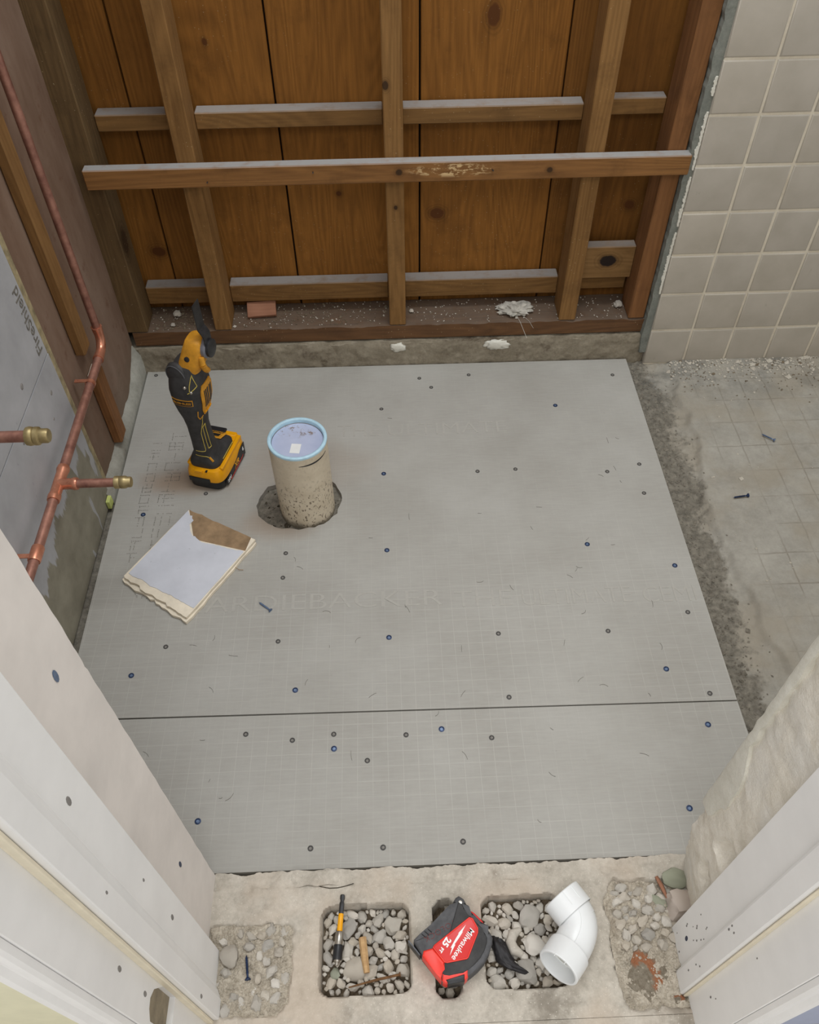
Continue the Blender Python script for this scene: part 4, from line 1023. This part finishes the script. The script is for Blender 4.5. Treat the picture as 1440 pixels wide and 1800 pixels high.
obj('core_gap', prism(B(), loc(inner), 0.0070, 0.0090), plain('brown_paper_ply', lin(92, 68, 46), .9), sc)
kr = ragged(c1, c2, 16, .003, 1) + [c2 + (c3 - c2) * .16, c1 + (c4 - c1) * .30 + (c2 - c1) * .35]
obj('torn_backing', prism(B(), loc(kr), 0.01365, 0.01405), KRAFT, sc)
u = (c2 - c1); w = (c4 - c1)
def P(a, b): return c1 + u * a + w * b
tear = [P(.0, .015), P(.06, .06), P(.10, .055), P(.16, .10), P(.155, .16), P(.20, .20), P(.24, .235), P(.30, .27), P(.38, .28), P(.46, .295), P(.52, .285), P(.58, .27), P(.64, .26), P(.72, .245), P(.78, .235), P(.86, .215), P(.92, .20), P(.985, .185)]
tear2 = []
for i in range(len(tear) - 1):
    tear2.append(tear[i]); m_ = (tear[i] + tear[i + 1]) / 2; tear2.append(m_ + Vector((random.uniform(-.0018, .0018), random.uniform(-.0018, .0018))))
tear2.append(tear[-1])
face = tear2 + ragged(P(.99, .2), P(.985, .985), 10, .0004, 8) + ragged(P(.985, .985), P(.015, .965), 26, .0042, 9) + ragged(P(.012, .96), P(.0, .02), 6, .0004, 10)
obj('paper_face', prism(B(), loc(face), 0.0137, 0.0147), PAPER, sc)
fib = tube(B(), [(c2.x - off.x - .036, c2.y - off.y - .062, .006), (c2.x - off.x - .028, c2.y - off.y - .066, .003), (c2.x - off.x - .020, c2.y - off.y - .066, .002)], .0006, 4)
obj('paper_fibre', fib, KRAFT, sc)

# ------------------------------------------------------------------ small things on the sill plate
wc = obj('wood_chip', xf(bx(-.034, .034, -.019, .019, 0, .010, bev=.001), Matrix.Rotation(0.5, 4, 'X') @ Matrix.Rotation(.06, 4, 'Z')), CHIP)
wc.location = (-0.302, 1.650, 0.1205); tag(wc, 'small reddish wood offcut on the sill plate right of the saw', 'wood offcut')
bm = B(); bmesh.ops.create_icosphere(bm, subdivisions=4, radius=1)
for v in bm.verts:
    d = v.co.copy(); k = 1 + .55 * noise.noise(d * 2.2) + .3 * noise.noise(d * 6)
    v.co = Vector((d.x * .036 * k, d.y * .024 * k, d.z * .009 * k))
pc = obj('plaster_clump', bm, COBWEB, None, 60); pc.location = (0.302, 1.632, 0.118); tag(pc, 'ragged pale plaster clump on the sill plate near the right stud', 'plaster clump')
bm = tube(B(), [(.0, -.02, 0), (.008, -.05, -.004), (.022, -.075, -.03)], .0005, 4); tube(bm, [(.01, -.018, 0), (.03, -.04, -.008), (.04, -.052, -.02)], .0004, 4)
obj('dangling_fibre', bm, COBWEB, pc)
for (x, y, s, lab) in ((-0.505, 1.652, .012, 'greenish stone lump on the sill plate left of the saw blade'), (0.552, 1.640, .013, 'pale mortar lump on the sill plate by the rightmost stud'), (0.055, 1.640, .007, 'white plaster crumb on the sill plate right of the middle stud'), (-0.51, 1.612, .007, 'white square plaster crumb on the sill plate front left of the saw')):
    put_stone('mortar_lump', SM[4], x, y, 0.111 + s * .5, s, s * .9, s * .7, 1.0, lab, 'lump')
def crumbs(name, n, fn, smin, smax, mat, label, seed):
    rr = random.Random(seed); vv = []; ff = []
    for _ in range(n):
        x, y, z = fn(rr); q = rr.uniform(smin, smax) * (2.2 if rr.random() < .06 else 1); b = len(vv); a = rr.uniform(0, 6); ca, sa = math.cos(a) * q, math.sin(a) * q; w = rr.uniform(.5, 1)
        vv += [(x + ca, y + sa, z), (x - sa * w, y + ca * w, z), (x - ca, y - sa, z), (x + sa * w, y - ca * w, z), (x, y, z + q * .8), (x, y, z - q * .4)]
        for i in range(4): ff.append((b + i, b + (i + 1) % 4, b + 4)); ff.append((b + (i + 1) % 4, b + i, b + 5))
    tag(pyd(name, vv, ff, mat), label, 'crumbs', kind='stuff')
crumbs('sill_crumbs', 420, lambda r: (r.uniform(-.56, .60), r.uniform(1.595, 1.685), .1108), .0008, .0026, CRUMB, 'pale crumbs and dust scattered along the sill plate', 31)
crumbs('sill_dirt', 420, lambda r: (r.choice([r.gauss(-.50, .035), r.gauss(-.18, .10)]), r.uniform(1.60, 1.685), .1108), .001, .0035, DIRT_DARK, 'dark dirt clods scattered along the sill plate', 36)
def fr(r):
    x = r.uniform(.68, 1.6); y = 1.568 - abs(r.gauss(0, .035)); return (x, y, fl_h(x, y) + .001)
crumbs('tile_rubble', 900, fr, .0012, .0042, CRUMB, 'pale rubble crumbs along the foot of the tiled wall', 32)
def fd(r):
    x = r.uniform(.68, 1.6); y = 1.565 - abs(r.gauss(0, .06)); return (x, y, fl_h(x, y) + .0008)
crumbs('floor_dirt', 500, fd, .0010, .0030, DIRT_DARK, 'dark grit along the foot of the tiled wall', 33)
def ft(r):
    x = .588 + abs(r.gauss(0, .035)); y = r.uniform(.45, 1.57); return (x, y, fl_h(x, y) + .0008)
crumbs('trench_grit', 900, ft, 0.0010, .0034, GRIT, 'rough grit in the broken strip right of the boards', 34)
def fo(r):
    x = r.uniform(.68, 1.3); y = r.uniform(.9, 1.5); return (x, y, fl_h(x, y) + .0008)
crumbs('stray_crumbs', 90, fo, .0010, .0034, CRUMB, 'stray crumbs on the bare concrete floor', 35)
# ------------------------------------------------------------------ oscillating multi tool standing on its battery
TL = empty('oscillating_tool', (-0.384, 1.257, 0.0004), math.radians(73.5), 'yellow and black cordless oscillating saw standing upright on its battery', 'power tool')
bat = obj('battery', Loft([(0, 0, 0, .0560, .0345, 5), (.004, 0, 0, .0605, .0385, 5), (.027, 0, 0, .0615, .0395, 5), (.034, 0, 0, .0600, .0380, 5)]).mesh(B(), 40, 1), DARKPL, TL, 40)
shell = Loft([(.024, 0, 0, .0622, .0402, 5), (.030, 0, 0, .0622, .0402, 5), (.042, 0, 0, .0610, .0390, 5), (.049, 0, 0, .0575, .0355, 5), (.0505, 0, 0, .0510, .0300, 5)])
sh = obj('battery_shell', shell.mesh(B(), 40, 1), YEL, TL, 40)
for o_ in (bat, sh): o_.scale = (1.08, 1.08, 1.06); o_.location = (-.004, -.002, 0)
# lower front edge of the shell is cut away to the black case
obj('front_window', bx(-.0640, -.0605, -.014, .030, .022, .033, bev=.001), DARKPL, bat)
rib = B()
for s in (-1, 1): box(rib, -.045, .050, s * .0335 - .004, s * .0335 + .004, .046, .0535, bev=.0015)
box(rib, .045, .058, -.026, .026, .044, .0515, bev=.002)
obj('shell_rib', rib, YEL, sh, 40)
obj('release_latch', bx(.036, .0605, -.004, .033, .0505, .0560, bev=.002), DARKPL, bat)
lt = B(); box(lt, -.0615, -.052, .000, .016, .045, .0515, bev=.001)
obj('front_tab', lt, YEL, sh)
obj('tab_slot', bx(-.0600, -.054, -.010, -.006, .0495, .0500), DARKPL, sh)
pan = [(-.046, .006), (.046, .006), (.048, .037), (.026, .035), (.006, .026), (-.018, .024), (-.036, .020), (-.046, .019)]
side = prism(B(), pan, 0, .0012, Matrix(((1, 0, 0, 0), (0, 0, -1, -.0398), (0, 1, 0, 0), (0, 0, 0, 1))))
sp = obj('side_panel', side, DARKPL, bat)
def side_text(s, size, x, z, mat, bold=0.0, shear=0.0):
    obj('lettering', xf(text_bm(s, size, .0002, bold, shear=shear), frame((x, -.0412, z), (1, 0, 0), (0, -1, 0))), mat, sp)
side_text('20V', .0100, -.034, .0125, WHITEP, .0002); side_text('XR', .017, .004, .018, YEL, .0003, .3); side_text('6', .0125, .039, .025, WHITEP, .0003)
obj('swoosh', prism(B(), [(-.030, .006), (.026, .0095), (.036, .013), (.024, .0108), (-.030, .0078)], 0, .0003, Matrix(((1, 0, 0, 0), (0, 0, -1, -.0412), (0, 1, 0, 0), (0, 0, 0, 1)))), REDB, sp)
foot = Loft([(.050, -.010, 0, .0485, .0345, 4.5), (.062, -.010, 0, .0485, .0345, 4.5), (.072, -.014, 0, .043, .030, 4), (.082, -.024, 0, .030, .0245, 3), (.092, -.028, 0, .026, .0215, 2.6)])
ft_ = obj('foot', foot.mesh(B(), 40, 2), RUBBER, TL, 40)
Mp = Matrix.Translation((.0185, 0, .0775)) @ Matrix.Rotation(math.radians(23), 4, 'Y')
lp = obj('foot_plate', bx(-.0165, .0165, -.020, .020, -.001, .0022, bev=.0015, M=Mp), YELDUST, TL)
obj('plate_window', bx(-.010, .003, -.012, .009, .0022, .0026, M=Mp), DARKPL, lp)
obj('lettering', xf(text_bm('DEWALT', .0078, .0002, .0003), Mp @ frame((.0095, 0, .0024), (0, -1, 0), (0, 0, 1))), DARKPL, lp)
obj('foot_stripe', prism(B(), [(-.030, .060), (.022, .060), (.022, .0617), (-.030, .0617)], 0, .0010, Matrix(((1, 0, 0, 0), (0, 0, -1, -.0345), (0, 1, 0, 0), (0, 0, 0, 1)))), YLINE, ft_)
bodyL = Loft([(.090, -.028, 0, .0265, .0218, 2.5), (.120, -.030, 0, .0245, .0205, 2.4), (.160, -.031, 0, .0240, .0205, 2.3), (.185, -.030, 0, .0275, .0235, 2.3), (.208, -.027, 0, .0345, .0300, 2.4), (.230, -.024, 0, .0395, .0350, 2.5),
              (.258, -.022, 0, .0405, .0362, 2.6), (.276, -.021, -.001, .0385, .0345, 2.6), (.296, -.020, -.004, .0345, .0315, 2.5), (.312, -.018, -.009, .0285, .0270, 2.4), (.322, -.016, -.012, .018, .018, 2.2)])
bd_ = obj('body', bodyL.mesh(B(), 44, 4), RUBBER, TL, 60)
dome = B(); bmesh.ops.create_uvsphere(dome, u_segments=28, v_segments=16, radius=1)
xf(dome, frame((-.040, .007, .292), (0, 0, 1), (-1, .25, .1)) @ Matrix.Diagonal((.0270, .0262, .0135, 1)))
obj('motor_cap', dome, RUBBER, TL, True)
ringb = B(); tube(ringb, [frame((-.0435, .008, .292), (0, 0, 1), (-1, .25, .1)) @ Vector((0.0232 * math.cos(a), .0226 * math.sin(a), .004)) for a in [2 * PI * k / 28 for k in range(29)]], .0012, 6, False)
obj('cap_ring', ringb, RUBBER_LT, TL, True)
for p in ((-.0635, -.014, .282), (-.0575, -.021, .266)):
    b_ = B(); bmesh.ops.create_uvsphere(b_, u_segments=10, v_segments=8, radius=.0034, matrix=Matrix.Translation(p)); obj('rivet', b_, STEEL, TL, True)
# front badge, wrapped on the body (theta = pi faces the camera side)
t0 = PI - .62; t1_ = PI + .50
bg = obj('badge', bodyL.patch(B(), t0, t1_, .2335, .2475, .0010), YELDUST, TL)
obj('badge_face', bodyL.patch(B(), t0 + .05, t1_ - .05, .2348, .2462, .0014), DARKPL, bg)
tx = text_bm('BRUSHLESS', .0070, .0001, .0001)
for v in tx.verts:
    th = PI - .06 + v.co.x / .040; q = bodyL.pt(th, .2405 + v.co.y, .0018 + v.co.z); v.co = q
obj('badge_lettering', tx, YELDUST, bg)
# yellow vent panel on the right side
vp = obj('vent_panel', bodyL.patch(B(), PI * 1.5 - .52, PI * 1.5 + .42, .198, .270, .0022, 10, 12, .35), YELDUST, TL, 40)
vg = B()
for k in range(5): bodyL.patch(vg, PI * 1.5 - .30 + k * .11, PI * 1.5 - .235 + k * .11, .218, .258, .0028, 2, 4)
obj('vent_slots', vg, DARKPL, vp)
vt = B()
for k in range(3): bodyL.patch(vt, PI * 1.5 - .36 + k * .22, PI * 1.5 - .20 + k * .22, .2025, .2065, .0040, 2, 2)
obj('vent_teeth', vt, YEL, vp)
def outline(pts, r=.0007, L_=bodyL, m=YLINE):
    P_ = []
    for (a, b) in zip(pts, pts[1:]):
        for k in range(6):
            t = k / 6; P_.append(L_.pt(a[0] + (b[0] - a[0]) * t, a[1] + (b[1] - a[1]) * t, .0003))
    P_.append(L_.pt(pts[-1][0], pts[-1][1], .0003))
    obj('trim_line', tube(B(), P_, r, 5), m, bd_)
outline([(PI - .25, .100), (PI + .55, .100), (PI + .62, .104), (PI + .66, .150), (PI + 1.05, .178), (PI + 1.10, .196)])
outline([(PI + .95, .104), (PI + .98, .165), (PI + 1.28, .170), (PI + 1.30, .104), (PI + .95, .104)])
outline([(PI + .72, .215), (PI + .70, .200), (PI + .85, .190), (PI + 1.15, .197)], .0011, m=YELDUST)
outline([(PI + .30, .264), (PI + .52, .268), (PI + .95, .276), (PI + .62, .302), (PI + .45, .280), (PI + .42, .264)])
outline([(PI - .35, .086), (PI + .35, .085), (PI + .62, .081)], .0007, foot)
outline([(PI + .62, .0815), (PI + .72, .072)], .0022, foot, YELDUST)
headL = Loft([(.300, -.020, -.012, .0265, .0240, 3), (.312, -.017, -.017, .0275, .0240, 3.4), (.330, -.014, -.023, .0265, .0225, 3.8), (.350, -.011, -.028, .0240, .0200, 3.8), (.362, -.010, -.030, .0205, .0170, 3.4), (.3655, -.010, -.030, .0170, .0140, 3)])
hd = obj('gear_head', headL.mesh(B(), 36, 3), YELDUST, TL, 50)
obj('head_button', lathe(B(), [(.0052, -.002), (.0052, .001), (.004, .0016)], 14, frame((-.0405, -.020, .333), (0, 1, 0), (-1, 0, .15))), STEEL_DK, hd, 40)
sp_ = frame((-.010, -.046, .344), (1, 0, 0), (0, -1, 0))
obj('spindle_collar', lathe(B(), [(.019, -.006), (.0205, 0), (.0205, .005), (.017, .008)], 28, sp_), GREYMET, TL, 40)
obj('blade_clamp', lathe(B(), [(.016, .007), (.0175, .010), (.0175, .014), (.008, .016)], 24, sp_), STEEL_DK, TL, 40)
lev = B()
P_ = [(-.030, -.044, .336), (-.033, -.046, .320), (-.028, -.046, .306), (-.020, -.045, .297)]
for a, b in zip(P_, P_[1:]): tube(lev, [a, b], .0062, 8)
obj('clamp_lever', lev, YELDUST, TL, 50)
bl = B(); prof = [(-.0555, .336), (-.0555, .374), (-.0515, .382), (-.0475, .389), (-.0475, .442)]
vv = []
for (y_, z_) in prof:
    wd = .013 if z_ < .38 else .0125
    vv.append([bl.verts.new((x_, y_ + t_, z_)) for x_, t_ in ((-.010 - wd, 0), (-.010 + wd, 0), (-.010 + wd, .0016), (-.010 - wd, .0016))])
for a, b in zip(vv, vv[1:]):
    for k in range(4): bl.faces.new((a[k], a[(k + 1) % 4], b[(k + 1) % 4], b[k]))
bl.faces.new(vv[0][::-1]); bl.faces.new(vv[-1])
obj('saw_blade', bl, STEEL_DK, TL)

# ------------------------------------------------------------------ tape measure lying on its side
TP = (0.058, 0.288)
tp = empty('tape_measure', (TP[0], TP[1], 0.0095), 0, 'red and black retractable tape measure lying flat on the block slot', 'tape measure')
def slab(pts, z0, z1, bev, seg=3, bot=True):
    bm = prism(B(), pts, z0, z1)
    es = [e for e in bm.edges if abs(e.verts[0].co.z - e.verts[1].co.z) < 1e-6 and (e.verts[0].co.z > (z0 + z1) / 2 or bot)]
    bmesh.ops.bevel(bm, geom=es, offset=bev, segments=seg, affect='EDGES', profile=0.5)
    return bm
outl = [(0.016, 0.0525), (0.0225, 0.048), (0.0254, 0.042), (0.0251, 0.0346), (0.0356, 0.0279), (0.0459, 0.0171), (0.0512, 0.0076), (0.0570, 0.0012), (0.0594, -0.0049), (0.058, -0.0129), (0.0531, -0.0237), (0.0455, -0.0342), (0.036, -0.0426), (0.0268, -0.0481), (0.0206, -0.0517), (0.0165, -0.0548), (-0.0064, -0.0570), (-0.015, -0.0565), (-0.0219, -0.0472), (-0.0403, -0.0241), (-0.0520, -0.0057), (-0.0515, -0.0027), (-0.0423, 0.0041), (-0.0261, 0.0157), (0.0057, 0.0375), (0.0074, 0.0448), (0.011, 0.050)]
outl = outl[::-1]
obj('rubber_case', slab(outl, 0.0, 0.0365, 0.0045), RUBBER_LT, tp, 40)
inset = lambda pts, k: [(x * k + .004 * (1 - k), y * k - .008 * (1 - k)) for x, y in pts]
obj('case_ridge', slab(inset([p for p in outl if p[0] > 0.012 or p[1] < -0.03], .86), .030, .0378, .002), RUBBER, tp, 40)
rp = [(0.0288, 0.0214), (0.0326, 0.0197), (0.0388, 0.0071), (0.0384, 0.002), (0.0224, -0.0289), (0.0207, -0.0304), (-0.0069, -0.0342), (-0.0102, -0.0336), (-0.025, -0.0148), (-0.0232, -0.0128)][::-1]
rpn = obj('red_face', slab(rp, .030, .0392, .0012), REDP, tp, 40)
obj('red_face_rim', tube(B(), [(x, y, .0390) for x, y in rp + rp[:1]], .0011, 6), REDB, tp, True)
obj('red_nose', slab([(-0.0389, -0.0182), (-0.0255, -0.0150), (-0.0091, -0.0346), (-0.0135, -0.0417), (-0.0158, -0.0562), (-0.0225, -0.0480), (-0.0408, -0.0245)][::-1], .006, .0388, .003), REDB, tp, 40)
obj('red_flank', slab([(0.0245, 0.0357), (0.0360, 0.0290), (0.0466, 0.0180), (0.0522, 0.0076), (0.0488, 0.0067), (0.0393, 0.0184), (0.0258, 0.0318)][::-1], .004, .0350, .002), REDP, tp, 40)
cl = obj('belt_clip', slab([(-0.0140, -0.0462), (0.0176, -0.0410), (0.0213, -0.0430), (0.0206, -0.0530), (0.0150, -0.0575), (-0.0106, -0.0592), (-0.0150, -0.0560)][::-1], .006, .0372, .002), REDB, tp, 40)
obj('clip_pad', slab([(-0.0099, -0.0552), (0.0160, -0.0492), (0.0156, -0.0580), (-0.0064, -0.0612)][::-1], .010, .0382, .0012), DARKPL, cl, 40)
hk = B(); box(hk, -.0125, .0125, -.0009, .0009, .004, .030, M=Matrix.Translation((-.0515, -.0125, 0)) @ Matrix.Rotation(math.radians(-51), 4, 'Z'))
obj('end_hook', hk, STEEL_DK, tp)
obj('lanyard_hole', lathe(B(), [(.0028, .036), (.0026, .0370), (.0012, .0368)], 14, Matrix.Translation((.0172, .0428, 0))), STEEL, tp, 40)
rd = (-0.0269, -0.0340, 0)
obj('lettering', xf(text_bm('Milwaukee', .0112, .0002, .00012, shear=.12), frame((.0168, -.0122, .0394), rd, (0, 0, 1))), WHITEP, rpn)
obj('lettering', xf(text_bm('25', .0120, .0002, .0005), frame((-.0062, -.0088, .0394), rd, (0, 0, 1))), WHITEP, rpn)
obj('lettering', xf(text_bm('FT', .0062, .0002, .0003), frame((-.0140, -.0186, .0394), rd, (0, 0, 1))), WHITEP, rpn)
bolt = [(0.0227, 0.0123), (0.0166, 0.0030), (0.0180, 0.0036), (0.0128, -0.0031), (0.0045, -0.0128), (0.0062, -0.0124), (-0.0026, -0.026), (0.0010, -0.0163), (-0.0010, -0.0165), (0.0070, -0.0050), (0.0124, 0.0018), (0.0105, 0.0010)]
obj('bolt_mark', prism(B(), bolt[::-1], .0392, .0395), WHITEP, rpn)
al = text_bm('AUTOLOCK', .0115, .0004, -.0002, space=1.12)
obj('raised_lettering', xf(al, frame((-.0065, .0105, .0366), (-.0509, -.0248, 0), (0, 0, 1))), REDDK, tp)
gr = B()
for k in range(3):
    a = Vector((-.0405 + k * .0045, .0035 + k * .003, .0362)); tube(gr, [a, a + Vector((.0055, -.0045, .0006))], .0008, 5)
obj('grip_ribs', gr, DARKPL, tp)

# ------------------------------------------------------------------ white plastic elbow
el = empty('pipe_elbow', (0.222, 0.287, TOP), 0, 'white plastic pipe elbow lying on the block over the right gravel cell', 'pipe fitting')
O = Vector((0.222, 0.287, 0)); zc = 0.0310
n1 = Vector((-.56, .83, .02)).normalized(); n2 = Vector((-.66, -.72, .20)).normalized()
e1 = Vector((.2225, .337, zc)) - O; e2 = Vector((.2035, .2420, zc + .004)) - O
h1 = e1 - n1 * .024; h2 = e2 - n2 * .024
def bez(t):
    a, d = h1, h2; b = h1 - n1 * .026; c = h2 - n2 * .026
    return a * (1 - t) ** 3 + b * 3 * t * (1 - t) ** 2 + c * 3 * t * t * (1 - t) + d * t ** 3
def open_tube(bm, pts, ro, ri, seg=36):
    tube(bm, pts + pts[::-1] + pts[:1], ro + ri[::-1] + ro[:1], seg, False)
pts = [bez(k / 14) for k in range(15)]
mid_ = obj('bend', tube(B(), pts, .0268, 36, False), PVC, el, 60)
def hub(e, n, nm):
    bm = B(); M_ = frame(e, n.orthogonal(), -n)
    prof = [(.0300, .030), (.0302, .024), (.0302, .0012), (.0292, 0), (.0268, 0), (.0262, .0015), (.0258, .022), (.0240, .0235), (.0240, .045)]
    lathe(bm, prof, 40, M_, False); o = obj(nm, bm, PVC, el, 35)
    obj('socket_stop', lathe(B(), [(.0256, .0222), (.0236, .0226), (.0234, .040)], 36, M_, False), PVC_IN, o, 40)
hub(e1, n1, 'socket_hub'); hub(e2, n2, 'socket_hub')
obj('mould_seam', tube(B(), [p + Vector((0, 0, .0270)) for p in pts], .0005, 5), PVC, mid_)
for e, n in ((e1, n1), (e2, n2)):
    s = Vector((0, 0, 1)).cross(n).normalized()
    for k in (-.012, .004):
        z_ = math.sqrt(.0302 ** 2 - k * k)
        obj('hub_rib', tube(B(), [e - n * .002 + s * k + Vector((0, 0, z_)), e - n * .022 + s * k + Vector((0, 0, z_))], .0006, 5), PVC, mid_)

# ------------------------------------------------------------------ yellow and black bit holder
bh = empty('bit_holder', (-0.1000, 0.312, TOP), 0, 'yellow, steel and black magnetic bit holder lying across the block edge', 'bit holder')
A0 = Vector((-.0968, .3565, .0055)); A1 = Vector((-.1038, .2660, .0040)); base = Vector((-.1000, .312, 0))
dv = (A1 - A0); Lh = dv.length; Mh = frame(A0 - base, dv.orthogonal(), dv)
def seg_part(nm, prof, m, sg=20): obj(nm, lathe(B(), prof, sg, Mh), m, bh, 35)
seg_part('hex_shank', [(.0030, 0), (.0036, .0012), (.0036, .006), (.0027, .0075), (.0027, .010), (.0036, .0115), (.0036, .027), (.0030, .028)], STEEL_DK, 6)
seg_part('yellow_sleeve', [(.0034, .026), (.0038, .027), (.0040, .049), (.0036, .050)], YEL)
seg_part('steel_barrel', [(.0050, .050), (.0058, .0512), (.0058, .067), (.0056, .068)], STEEL)
seg_part('black_grip', [(.0064, .0675), (.0068, .069), (.0070, .085), (.0064, .0868)], DARKPL)
seg_part('bit_tip', [(.0048, .0866), (.0048, .0895), (.0026, .0898), (.0026, .094), (.0014, .0945)], STEEL, 12)
